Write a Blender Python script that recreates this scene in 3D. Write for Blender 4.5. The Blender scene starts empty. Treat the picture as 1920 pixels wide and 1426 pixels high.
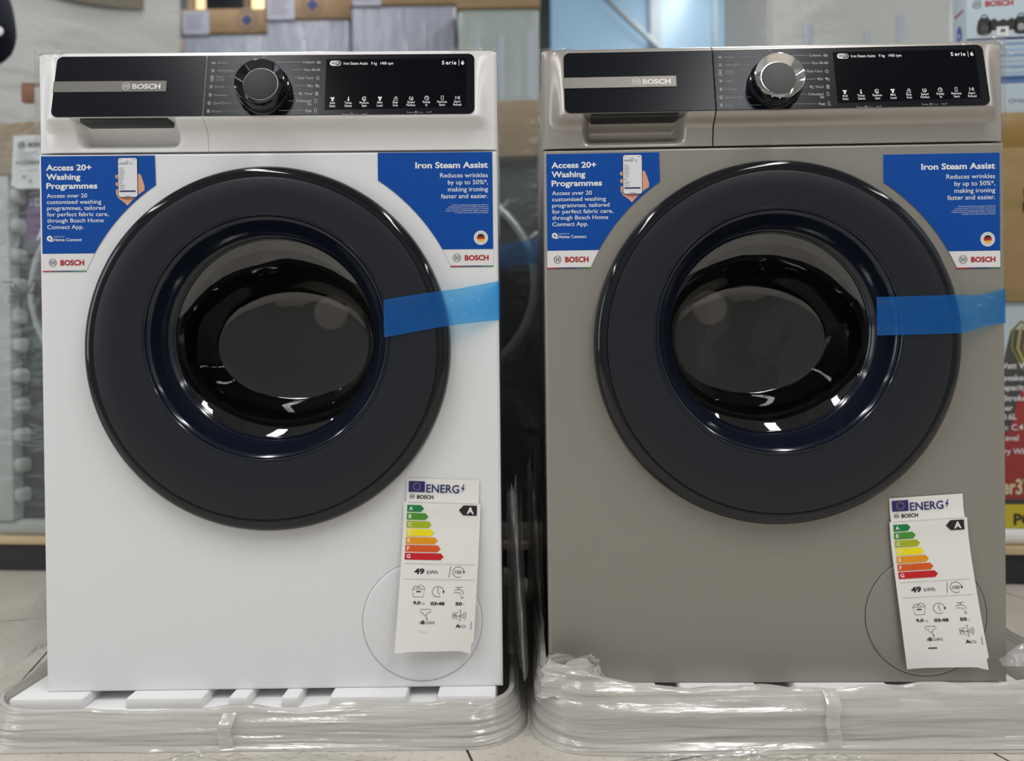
import bpy, bmesh, math, random
from mathutils import Vector, Matrix, Euler, noise
random.seed(7)
PI = math.pi
scene = bpy.context.scene
C = scene.collection

# ------------------------------------------------------------------ camera, light, exposure
cam_data = bpy.data.cameras.new('camera')
cam = bpy.data.objects.new('camera', cam_data); C.objects.link(cam)
cam_data.sensor_width = 36.0
cam_data.lens = 1387.0/1920.0*36.0
cam_data.clip_start = .02; cam_data.clip_end = 60
_R = Matrix.Rotation(.0056, 3, 'Z') @ Matrix.Rotation(.0107, 3, 'Y') @ Matrix.Rotation(-.0083, 3, 'X')
_M = Matrix((_R.col[0], _R.col[2], -_R.col[1])).transposed().to_4x4()
_M.translation = Vector((.3206, -.9661, .4618))
cam.matrix_world = _M
cam_data.dof.use_dof = True
cam_data.dof.focus_distance = .945
cam_data.dof.aperture_fstop = 3.0
scene.camera = cam

scene.view_settings.view_transform = 'Standard'
scene.view_settings.look = 'None'
scene.view_settings.gamma = 1
scene.view_settings.use_curve_mapping = False
scene.view_settings.exposure = -0.08

world = bpy.data.worlds.new('world'); scene.world = world
world.use_nodes = True
world.node_tree.nodes['Background'].inputs[0].default_value = (.45, .58, .70, 1)
world.node_tree.nodes['Background'].inputs[1].default_value = 1.0

def area(name, loc, size, power, rot=(0, 0, 0), color=(1, .992, .985)):
    l = bpy.data.lights.new(name, 'AREA'); l.shape = 'RECTANGLE'
    l.size, l.size_y = size; l.energy = power; l.color = color
    o = bpy.data.objects.new(name, l); C.objects.link(o)
    o.location = loc; o.rotation_euler = rot
    return o
CEIL = 3.5
for x in (-3.5, -1.06, 1.62, 4.0):
    for y, p in ((-3.3, 26), (-1.45, 36), (.35, 9), (2.15, 22), (3.8, 20)):
        area('ceiling_lamp', (x, y+(.25 if y < -3 else 0), CEIL-.06), (.22, 1.6 if y < -3 else 1.2), p if abs(x) < 2 else p*.6)
area('shopfront_daylight', (-3.9, -2.2, 1.5), (2.0, 1.6), 26, (0, -PI/2, 0), (.86, .93, 1))

# ------------------------------------------------------------------ helpers
def S(r, g, b, k=1.0):
    def f(v):
        v /= 255.
        return min(1., k*(v/12.92 if v <= .04045 else ((v+.055)/1.055)**2.4))
    return (f(r), f(g), f(b), 1)

_mats = {}
def mat(name, col=(.8, .8, .8, 1), rough=.5, metal=0, spec=.5, alpha=1, coat=0, bump=None, trans=0, emis=0, aniso=0, vary=None):
    if name in _mats: return _mats[name]
    m = bpy.data.materials.new(name); m.use_nodes = True
    nt = m.node_tree; b = nt.nodes['Principled BSDF']
    b.inputs['Base Color'].default_value = col
    b.inputs['Roughness'].default_value = rough
    b.inputs['Metallic'].default_value = metal
    b.inputs['Specular IOR Level'].default_value = spec
    b.inputs['Alpha'].default_value = alpha
    b.inputs['Coat Weight'].default_value = coat
    b.inputs['Coat Roughness'].default_value = .05
    b.inputs['Anisotropic'].default_value = aniso
    if emis:
        b.inputs['Emission Color'].default_value = col; b.inputs['Emission Strength'].default_value = emis
    if bump or vary:
        tc = nt.nodes.new('ShaderNodeTexCoord')
    if bump:
        scale, strength, dist, stretch = bump
        mp = nt.nodes.new('ShaderNodeMapping'); mp.inputs['Scale'].default_value = stretch
        n = nt.nodes.new('ShaderNodeTexNoise'); n.inputs['Scale'].default_value = scale; n.inputs['Detail'].default_value = 5
        bp = nt.nodes.new('ShaderNodeBump'); bp.inputs['Strength'].default_value = strength; bp.inputs['Distance'].default_value = dist
        nt.links.new(tc.outputs['Object'], mp.inputs['Vector']); nt.links.new(mp.outputs['Vector'], n.inputs['Vector'])
        nt.links.new(n.outputs['Fac'], bp.inputs['Height']); nt.links.new(bp.outputs['Normal'], b.inputs['Normal'])
    if vary:
        scale, col2, stretch = vary
        mp = nt.nodes.new('ShaderNodeMapping'); mp.inputs['Scale'].default_value = stretch
        n = nt.nodes.new('ShaderNodeTexNoise'); n.inputs['Scale'].default_value = scale; n.inputs['Detail'].default_value = 4
        r = nt.nodes.new('ShaderNodeValToRGB')
        r.color_ramp.elements[0].position = .35; r.color_ramp.elements[1].position = .65
        r.color_ramp.elements[0].color = col; r.color_ramp.elements[1].color = col2
        nt.links.new(tc.outputs['Object'], mp.inputs['Vector']); nt.links.new(mp.outputs['Vector'], n.inputs['Vector'])
        nt.links.new(n.outputs['Fac'], r.inputs['Fac']); nt.links.new(r.outputs['Color'], b.inputs['Base Color'])
    _mats[name] = m
    return m

def film_mat(name, tint, clear, gloss_rough, body, bump=None, fres=1.45, glossw=1.0, detail=4):
    """thin see-through sheet: part clear, part milky, with a mirror sheen on top"""
    if name in _mats: return _mats[name]
    m = bpy.data.materials.new(name); m.use_nodes = True
    nt = m.node_tree; nt.nodes.remove(nt.nodes['Principled BSDF'])
    out = nt.nodes['Material Output']
    t = nt.nodes.new('ShaderNodeBsdfTransparent'); t.inputs[0].default_value = tint
    d = nt.nodes.new('ShaderNodeBsdfDiffuse'); d.inputs[0].default_value = body
    g = nt.nodes.new('ShaderNodeBsdfGlossy'); g.inputs['Roughness'].default_value = gloss_rough
    m1 = nt.nodes.new('ShaderNodeMixShader'); m1.inputs[0].default_value = 1-clear
    nt.links.new(t.outputs[0], m1.inputs[1]); nt.links.new(d.outputs[0], m1.inputs[2])
    f = nt.nodes.new('ShaderNodeLayerWeight')       # grazing-angle sheen, the same from both sides
    pw = nt.nodes.new('ShaderNodeMath'); pw.operation = 'POWER'; pw.inputs[1].default_value = 5
    nt.links.new(f.outputs['Facing'], pw.inputs[0])
    f0 = ((fres-1)/(fres+1))**2*glossw
    mu = nt.nodes.new('ShaderNodeMath'); mu.operation = 'MULTIPLY_ADD'; mu.inputs[1].default_value = 1-f0; mu.inputs[2].default_value = f0
    nt.links.new(pw.outputs[0], mu.inputs[0])
    m2 = nt.nodes.new('ShaderNodeMixShader')
    nt.links.new(mu.outputs[0], m2.inputs[0]); nt.links.new(m1.outputs[0], m2.inputs[1]); nt.links.new(g.outputs[0], m2.inputs[2])
    nt.links.new(m2.outputs[0], out.inputs['Surface'])
    if bump:
        scale, strength, dist, stretch = bump
        tc = nt.nodes.new('ShaderNodeTexCoord'); mp = nt.nodes.new('ShaderNodeMapping'); mp.inputs['Scale'].default_value = stretch
        n = nt.nodes.new('ShaderNodeTexNoise'); n.inputs['Scale'].default_value = scale; n.inputs['Detail'].default_value = detail
        n.inputs['Distortion'].default_value = .8
        bp = nt.nodes.new('ShaderNodeBump'); bp.inputs['Strength'].default_value = strength; bp.inputs['Distance'].default_value = dist
        nt.links.new(tc.outputs['Object'], mp.inputs['Vector']); nt.links.new(mp.outputs['Vector'], n.inputs['Vector'])
        nt.links.new(n.outputs['Fac'], bp.inputs['Height'])
        for k in (f, g, d): nt.links.new(bp.outputs['Normal'], k.inputs['Normal'])
    _mats[name] = m
    return m

class MB:
    """collects faces (each with a material) and links them as one mesh object"""
    def __init__(s): s.v = []; s.f = []; s.m = []; s.mats = []
    def mi(s, m):
        if m not in s.mats: s.mats.append(m)
        return s.mats.index(m)
    def add(s, verts, faces, m):
        o = len(s.v); s.v += [tuple(p) for p in verts]; k = s.mi(m)
        for f in faces: s.f.append([o+i for i in f]); s.m.append(k)
    def bm(s, bm, m, M=None):
        bm.verts.index_update()
        s.add([(M @ v.co if M else v.co) for v in bm.verts], [[v.index for v in f.verts] for f in bm.faces], m); bm.free()
    def box(s, x0, x1, y0, y1, z0, z1, m, bev=0, seg=2, M=None, drop=None):
        bm = bmesh.new(); bmesh.ops.create_cube(bm, size=1)
        for v in bm.verts:
            v.co = Vector(((x0+x1)/2+v.co.x*(x1-x0), (y0+y1)/2+v.co.y*(y1-y0), (z0+z1)/2+v.co.z*(z1-z0)))
        if bev: bmesh.ops.bevel(bm, geom=bm.edges[:], offset=bev, segments=seg, affect='EDGES', profile=.5)
        if drop is not None:
            bm.normal_update()
            bmesh.ops.delete(bm, geom=[f for f in bm.faces if f.normal.dot(Vector(drop)) > .99], context='FACES')
        s.bm(bm, m, M)
    def grid(s, nu, nv, fn, m, closed=False):
        vs = [fn(i/(nu if closed else nu-1), j/(nv-1)) for i in range(nu) for j in range(nv)]
        fs = []
        for i in range(nu if closed else nu-1):
            a = i*nv; b = ((i+1) % nu)*nv
            for j in range(nv-1): fs.append([a+j, b+j, b+j+1, a+j+1])
        s.add(vs, fs, m)
    def loops(s, rings, m, cap0=False, cap1=False):
        n = len(rings[0]); vs = [p for r in rings for p in r]; fs = []
        for k in range(len(rings)-1):
            for i in range(n):
                j = (i+1) % n; fs.append([k*n+i, k*n+j, (k+1)*n+j, (k+1)*n+i])
        if cap0: fs.append(list(range(n))[::-1])
        if cap1: fs.append([(len(rings)-1)*n+i for i in range(n)])
        s.add(vs, fs, m)
    def lathe(s, prof, c, m, n=128, cap0=False, cap1=False, axis='y'):
        """prof: (radius, position along the axis)"""
        rings = []
        for r, y in prof:
            ring = []
            for i in range(n):
                a = 2*PI*i/n
                if axis == 'y': ring.append((c[0]+r*math.cos(a), c[1]+y, c[2]+r*math.sin(a)))
                else: ring.append((c[0]+r*math.cos(a), c[1]+r*math.sin(a), c[2]+y))
            rings.append(ring)
        s.loops(rings, m, cap0, cap1)
    def tube(s, pts, r, m, n=8):
        rings = []
        for i, p in enumerate(pts):
            p = Vector(p); q = Vector(pts[min(i+1, len(pts)-1)]) - Vector(pts[max(i-1, 0)])
            q.normalize(); u = q.orthogonal().normalized(); w = q.cross(u)
            rr = r[i] if isinstance(r, (list, tuple)) else r
            rings.append([p+u*rr*math.cos(2*PI*k/n)+w*rr*math.sin(2*PI*k/n) for k in range(n)])
        s.loops(rings, m, True, True)
    def build(s, name, parent=None, loc=None, rot=None, smooth=35, flip=False):
        me = bpy.data.meshes.new(name); me.from_pydata([tuple(p) for p in s.v], [], s.f)
        for m in s.mats: me.materials.append(m)
        for p, k in zip(me.polygons, s.m): p.material_index = k
        bm = bmesh.new(); bm.from_mesh(me)
        if smooth:
            bmesh.ops.recalc_face_normals(bm, faces=bm.faces[:]) if not flip else None
            for f in bm.faces: f.smooth = True
            lim = math.radians(smooth)
            for e in bm.edges:
                if len(e.link_faces) == 2:
                    try: e.smooth = e.calc_face_angle() < lim
                    except ValueError: pass
        bm.to_mesh(me); bm.free(); me.update()
        o = bpy.data.objects.new(name, me); C.objects.link(o)
        if parent: o.parent = parent
        if loc: o.location = loc
        if rot: o.rotation_euler = rot
        return o

_txt = {}
def glyphs(s, bold):
    k = (s, bold)
    if k in _txt: return _txt[k]
    cu = bpy.data.curves.new('t', 'FONT'); cu.body = s; cu.size = 1; cu.offset = bold; cu.resolution_u = 3
    o = bpy.data.objects.new('t', cu); C.objects.link(o)
    bpy.context.view_layer.update()
    me = bpy.data.meshes.new_from_object(o.evaluated_get(bpy.context.evaluated_depsgraph_get()))
    vs = [(v.co.x, v.co.y) for v in me.vertices]; fs = [list(p.vertices) for p in me.polygons]
    bpy.data.objects.remove(o); bpy.data.meshes.remove(me); bpy.data.curves.remove(cu)
    _txt[k] = (vs, fs); return _txt[k]
_cap = {}
def cap_height(b):
    if b not in _cap: _cap[b] = max(y for _, y in glyphs('H', b)[0])
    return _cap[b]

class Print:
    """flat printing: shapes in the sheet's own (u right, v down) units; fn(u, v, layer) gives the point"""
    def __init__(s, fn): s.fn = fn; s.mb = MB()
    def poly(s, pts, m, lay=1): s.mb.add([s.fn(u, v, lay) for u, v in pts], [list(range(len(pts)))], m)
    def rect(s, u0, v0, u1, v1, m, lay=1): s.poly([(u0, v0), (u0, v1), (u1, v1), (u1, v0)], m, lay)
    def disc(s, u, v, r, m, lay=1, n=32, rv=None):
        rv = rv or r
        s.poly([(u+r*math.cos(-2*PI*i/n), v+rv*math.sin(-2*PI*i/n)) for i in range(n)], m, lay)
    def ring(s, u, v, r, w, m, lay=1, a0=0, a1=360, n=32):
        pts = [(u+r*math.cos(math.radians(a0+(a1-a0)*i/n)), v+r*math.sin(math.radians(a0+(a1-a0)*i/n))) for i in range(n+1)]
        s.stroke(pts, w, m, lay)
    def stroke(s, pts, w, m, lay=1):
        L = []
        n = len(pts)
        for i in range(n):
            a = pts[max(i-1, 0)]; b = pts[min(i+1, n-1)]
            if i == 0 and pts[0] == pts[-1]: a = pts[-2]
            if i == n-1 and pts[0] == pts[-1]: b = pts[1]
            dx, dy = b[0]-a[0], b[1]-a[1]; l = math.hypot(dx, dy) or 1
            L.append((pts[i][0]-dy/l*w/2, pts[i][1]+dx/l*w/2, pts[i][0]+dy/l*w/2, pts[i][1]-dx/l*w/2))
        for p, q in zip(L, L[1:]): s.poly([(p[0], p[1]), (q[0], q[1]), (q[2], q[3]), (p[2], p[3])], m, lay)
    def text(s, t, u, v, h, m, w=None, al='l', bold=0, lay=1):
        """u: start, centre or end; v: baseline; h: capital height; w: total width"""
        vs, fs = glyphs(t, bold)
        if not vs: return
        x0 = min(x for x, _ in vs); x1 = max(x for x, _ in vs)
        ky = h/cap_height(bold); kx = w/(x1-x0) if w else ky
        W = (x1-x0)*kx; o = u-(0 if al == 'l' else W/2 if al == 'c' else W)
        s.mb.add([s.fn(o+(x-x0)*kx, v-y*ky, lay) for x, y in vs], fs, m)
    def build(s, name, parent): return s.mb.build(name, parent, smooth=0)

def empty(name, label, cat, loc=(0, 0, 0), rot=(0, 0, 0), group=None):
    o = bpy.data.objects.new(name, None); C.objects.link(o); o.location = loc; o.rotation_euler = rot
    o.empty_display_size = .05
    o['label'] = label; o['category'] = cat
    if group: o['group'] = group
    return o
def tag(o, label, cat, group=None):
    o['label'] = label; o['category'] = cat
    if group: o['group'] = group
    return o
def struct(o): o['kind'] = 'structure'; return o
def sst(a, b, x):
    t = min(1, max(0, (x-a)/(b-a))); return t*t*(3-2*t)
def lerp(a, b, t): return a+(b-a)*t
def fbm(x, y, z, o=4): return noise.fractal(Vector((x, y, z)), 1.0, 2.0, o)

# ------------------------------------------------------------------ materials
WHITE = mat('white_enamel', (.77, .78, .80, 1), .32)
WHITE_PL = mat('white_plastic', (.80, .795, .80, 1), .25)
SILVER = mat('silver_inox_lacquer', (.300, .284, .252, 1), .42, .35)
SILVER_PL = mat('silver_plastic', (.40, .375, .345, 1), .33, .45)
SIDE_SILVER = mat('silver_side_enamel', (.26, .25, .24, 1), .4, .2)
BLACKPANEL = mat('brushed_black_aluminium', (.004, .005, .009, 1), .20, .25, spec=.30, aniso=.4, bump=(500, .06, .0003, (1, 14, 14)))
_nt = BLACKPANEL.node_tree; _t = _nt.nodes.new('ShaderNodeCombineXYZ'); _t.inputs[0].default_value = 1
_nt.links.new(_t.outputs[0], _nt.nodes['Principled BSDF'].inputs['Tangent'])
PIANO = mat('black_gloss', (.006, .007, .010, 1), .07)
DISPLAY = mat('display_glass', (.0015, .0015, .004, 1), .12, spec=.25)
MATTEDOOR = mat('anthracite_door_plate', (.008, .0105, .016, 1), .40, spec=.42)
FUNNEL = mat('dark_blue_gloss', (.006, .009, .018, 1), .12)
RUBBER = mat('grey_rubber', (.03, .03, .03, 1), .6)
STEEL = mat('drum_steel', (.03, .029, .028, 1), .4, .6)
HUB = mat('pale_hub', (.88, .80, .74, 1), .6)
CHROME = mat('chrome', (.80, .79, .77, 1), .05, 1)
KNOBCAP = mat('knob_cap_grey', (.018, .022, .024, 1), .5, spec=.35)
KNOBCAP_L = mat('knob_cap_silver_grey', (.062, .063, .066, 1), .5, spec=.35)
STRIPMET = mat('brushed_strip', (.12, .115, .105, 1), .38, .7, bump=(700, .2, .0004, (1, 20, 20)))
STRIPMET_L = mat('bright_strip', (.21, .20, .18, 1), .33, .75, bump=(700, .2, .0004, (1, 20, 20)))
EMBOSS = mat('embossed_letter_metal', (.55, .54, .52, 1), .3, .8)
DARKGRIP = mat('dark_grip', (.018, .018, .020, 1), .45)
PRINTW = mat('white_print', (.80, .81, .83, 1), .5)
PRINTG = mat('grey_print', (.42, .43, .45, 1), .5)
PRINTDIM = mat('dim_grey_print', (.22, .225, .235, 1), .5)
PAPER = mat('label_paper', (.83, .82, .79, 1), .45)
STICKW = mat('sticker_white', (.76, .755, .76, 1), .35)
BLUE = mat('sticker_blue', (.001, .066, .35, 1), .42, spec=.25)
REDP = mat('red_print', S(176, 12, 34), .5)
BLACKP = mat('black_print', (.012, .012, .014, 1), .5)
GREYLINE = mat('grey_line_print', (.30, .30, .31, 1), .5)
SKIN = mat('printed_skin', S(214, 158, 128), .5)
SKIND = mat('printed_skin_dark', S(166, 100, 80), .5)
SCREENP = mat('printed_screen', S(222, 224, 230), .5)
NAVYP = mat('navy_print', S(36, 44, 100), .5)
PURPLEP = mat('purple_print', S(92, 32, 108), .5)
TEALP = mat('teal_print', S(30, 120, 130), .5)
GREENP = mat('green_print', S(80, 140, 50), .5)
GOLDP = mat('gold_print', S(236, 178, 24), .5)
EUBLUE = mat('flag_blue', S(32, 36, 110), .5)
BARS = [mat('bar_a', S(0, 128, 62), .5), mat('bar_b', S(70, 148, 42), .5), mat('bar_c', S(166, 182, 16), .5), mat('bar_d', S(244, 226, 0), .5),
        mat('bar_e', S(232, 152, 10), .5), mat('bar_f', S(220, 88, 20), .5), mat('bar_g', S(200, 14, 30), .5)]
GLASS = film_mat('door_glass', (.84, .84, .85, 1), .95, .025, (.02, .02, .02, 1), fres=1.55, glossw=2.4, bump=(7, .55, .016, (1, 1, 1)), detail=.6)
TAPE = film_mat('blue_tape_film', (.34, .80, 1, 1), .71, .10, (.005, .22, .86, 1), bump=(20, .6, .008, (1, 1, 1.8)), fres=1.5, glossw=1.1)
WRAP = film_mat('clear_stretch_film', (.95, .94, .92, 1), .46, .14, (.72, .70, .66, 1), bump=(11, .5, .006, (.7, .7, 12)), fres=1.6, glossw=1.8)
HAZY = film_mat('hazy_loose_film', (.95, .95, .94, 1), .66, .12, (.66, .65, .63, 1), bump=(18, .6, .006, (3, 3, .8)), fres=1.6, glossw=1.6)
THIN = film_mat('thin_clear_film', (.97, .97, .96, 1), .88, .08, (.6, .6, .58, 1), bump=(26, .6, .006, (2, 2, .8)), fres=1.5)
BACKWRAP = film_mat('packing_film', (.90, .93, .93, 1), .86, .16, (.35, .39, .39, 1), bump=(7, .6, .02, (1, 1, 3)), fres=1.5)
FOAM = mat('white_foam', (.80, .80, .80, 1), .7, bump=(260, .25, .001, (1, 1, 1)))
FOAMG = mat('grey_foam', (.52, .545, .53, 1), .75, bump=(160, .2, .002, (1, 1, 1)))
CARD = mat('brown_cardboard', S(150, 124, 92), .75, vary=(9, S(162, 136, 104), (1, 1, 3)))
CARD2 = mat('olive_cardboard', S(140, 116, 70), .75, vary=(7, S(152, 128, 88), (1, 1, 3)))
GRAPHITE = mat('graphite_enamel', (.022, .030, .032, 1), .35)
RINGM = mat('dull_chrome', (.45, .46, .45, 1), .35, .5)

# ------------------------------------------------------------------ the setting
def floor_mat():
    m = bpy.data.materials.new('floor_tiles'); m.use_nodes = True
    nt = m.node_tree; b = nt.nodes['Principled BSDF']; N = nt.nodes.new; Lk = nt.links.new
    tc = N('ShaderNodeTexCoord'); mp = N('ShaderNodeMapping'); mp.vector_type = 'TEXTURE'
    mp.inputs['Rotation'].default_value = (0, 0, math.radians(17))
    Lk(tc.outputs['Object'], mp.inputs['Vector'])
    sp = N('ShaderNodeSeparateXYZ'); Lk(mp.outputs['Vector'], sp.inputs[0])
    def line(out, off, size):
        a = N('ShaderNodeMath'); a.operation = 'ADD'; a.inputs[1].default_value = -off+20*size; Lk(out, a.inputs[0])
        d = N('ShaderNodeMath'); d.operation = 'MODULO'; d.inputs[1].default_value = size; Lk(a.outputs[0], d.inputs[0])
        c = N('ShaderNodeMath'); c.operation = 'LESS_THAN'; c.inputs[1].default_value = .0032; Lk(d.outputs[0], c.inputs[0])
        return c
    l1 = line(sp.outputs[0], -.378, .603); l2 = line(sp.outputs[1], -.233, .847)
    mx = N('ShaderNodeMath'); mx.operation = 'MAXIMUM'; Lk(l1.outputs[0], mx.inputs[0]); Lk(l2.outputs[0], mx.inputs[1])
    n1 = N('ShaderNodeTexNoise'); n1.inputs['Scale'].default_value = 6; n1.inputs['Detail'].default_value = 6
    n2 = N('ShaderNodeTexNoise'); n2.inputs['Scale'].default_value = 110; n2.inputs['Detail'].default_value = 3
    Lk(tc.outputs['Object'], n1.inputs['Vector']); Lk(tc.outputs['Object'], n2.inputs['Vector'])
    r1 = N('ShaderNodeValToRGB'); e = r1.color_ramp.elements
    e[0].position = .3; e[0].color = (.50, .465, .405, 1); e[1].position = .7; e[1].color = (.63, .59, .52, 1)
    Lk(n1.outputs['Fac'], r1.inputs['Fac'])
    r2 = N('ShaderNodeValToRGB'); e = r2.color_ramp.elements
    e[0].position = .30; e[0].color = (.72, .70, .66, 1); e[1].position = .42; e[1].color = (1, 1, 1, 1)
    Lk(n2.outputs['Fac'], r2.inputs['Fac'])
    mm = N('ShaderNodeMix'); mm.data_type = 'RGBA'; mm.blend_type = 'MULTIPLY'; mm.inputs[0].default_value = 1
    Lk(r1.outputs['Color'], mm.inputs[6]); Lk(r2.outputs['Color'], mm.inputs[7])
    m2 = N('ShaderNodeMix'); m2.data_type = 'RGBA'; m2.inputs[7].default_value = (.035, .03, .026, 1)
    Lk(mx.outputs[0], m2.inputs[0]); Lk(mm.outputs[2], m2.inputs[6]); Lk(m2.outputs[2], b.inputs['Base Color'])
    b.inputs['Roughness'].default_value = .38
    return m
XL, XR, YF, YB = -4.2, 4.6, -4.6, 4.6
b = MB(); b.box(XL-.1, XR+.1, YF-.1, YB+.1, -.1, 0, floor_mat()); struct(b.build('floor', smooth=0))
WALLM = mat('wall_paint', (.50, .51, .51, 1), .7)
WALLD = mat('shop_wall_paint', (.26, .26, .26, 1), .7)
CEILM = mat('ceiling_paint', (.36, .36, .36, 1), .8)
b = MB(); b.box(XL-.1, XR+.1, YF-.1, YB+.1, CEIL, CEIL+.1, CEILM); struct(b.build('ceiling', smooth=0))
b = MB(); b.box(XL-.1, XL, YF, YB, 0, CEIL, WALLM); struct(b.build('wall_left', smooth=0))
b = MB(); b.box(XR, XR+.1, YF, YB, 0, CEIL, WALLM); struct(b.build('wall_right', smooth=0))
DX0, DX1, DZ1 = .25, 1.95, 2.3
b = MB()
b.box(XL-.1, DX0, YF-.1, YF, 0, CEIL, WALLD); b.box(DX1, XR+.1, YF-.1, YF, 0, CEIL, WALLD); b.box(DX0, DX1, YF-.1, YF, DZ1, CEIL, WALLD)
struct(b.build('wall_front', smooth=0))
WX0, WX1, WZ0, WZ1 = .52, 2.9, .3, 3.45
b = MB()
b.box(XL-.1, WX0, YB, YB+.12, 0, CEIL, WALLM); b.box(WX1, XR+.1, YB, YB+.12, 0, CEIL, WALLM)
b.box(WX0, WX1, YB, YB+.12, 0, WZ0, WALLM); b.box(WX0, WX1, YB, YB+.12, WZ1, CEIL, WALLM)
struct(b.build('wall_back', smooth=0))
FRAMED = mat('dark_window_frame', (.035, .05, .055, 1), .4)
FRAMEG = mat('grey_window_frame', (.30, .36, .40, 1), .45)
FROST = film_mat('frosted_door_pane', (.92, .80, .70, 1), .62, .3, (.34, .34, .34, 1), fres=1.4)
PANE = film_mat('window_pane', (.80, .90, .95, 1), .80, .3, (.45, .60, .72, 1), fres=1.4)
b = MB()
b.box(WX0, WX0+.085, YB-.05, YB+.06, WZ0, WZ1, FRAMED)
w1 = struct(b.build('window_1', smooth=0))
b = MB(); b.box(WX0, WX1, YB+.03, YB+.036, WZ0, WZ1, PANE); b.build('pane', w1, smooth=0)
b = MB()
for x, wd in ((1.345, .085), (1.82, .03), (2.09, .03)):
    b.box(x, x+wd, YB-.03, YB+.05, WZ0, WZ1, FRAMEG)
b.build('mullion', w1, smooth=0)
b = MB()
for x0, x1 in ((DX0, DX0+.06), (DX1-.06, DX1), (1.07, 1.13)): b.box(x0, x1, YF-.07, YF-.02, .0, DZ1, FRAMEG)
door1 = struct(b.build('door_1', smooth=0))
b = MB(); b.box(DX0, DX1, YF-.05, YF-.044, 0, DZ1, FROST); b.build('pane', door1, smooth=0)
b = MB(); b.tube([(.97, YB-.04, 3.29), (1.42, YB-.04, 2.86)], .022, FRAMEG); b.build('brace', w1)
# low plinth along the back
pa = math.radians(-4.8)
def pl(u, v, z=0):      # along the plinth, into the shop
    return Vector((-.872+u*math.cos(pa)-v*math.sin(pa), .80+u*math.sin(pa)+v*math.cos(pa), z))
PLM = Matrix.Translation(pl(0, 0)) @ Matrix.Rotation(pa, 4, 'Z')
plinth = empty('display_platform', 'low black platform with a pale wooden edge under the wrapped machines behind', 'platform', pl(0, 0), (0, 0, pa))
b = MB(); b.box(-1.6, 3.4, .012, .85, 0, .066, mat('black_kick', (.018, .018, .02, 1), .5)); b.build('kick_board', plinth, smooth=0)
b = MB(); b.box(-1.6, 3.4, 0, .86, .066, .082, mat('pale_wood', S(196, 170, 132), .6, vary=(5, S(206, 184, 150), (1, 8, 8))), .002); b.build('deck', plinth)

# ------------------------------------------------------------------ emblem: an armature in a ring
def emblem(p, u, v, r, m, w, lay=1):
    p.ring(u, v, r, w, m, lay, n=40)
    p.ring(u, v, r*.74, w*.8, m, lay, a0=-52, a1=52, n=16); p.ring(u, v, r*.74, w*.8, m, lay, a0=128, a1=232, n=16)
    h = r*.58; a = r*.30
    p.stroke([(u-a, v-h), (u-a, v+h)], w*1.3, m, lay); p.stroke([(u+a, v-h), (u+a, v+h)], w*1.3, m, lay)
    p.stroke([(u-a, v-r*.14), (u+a, v-r*.14)], w*.9, m, lay); p.stroke([(u-a, v+r*.14), (u+a, v+r*.14)], w*.9, m, lay)

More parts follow.
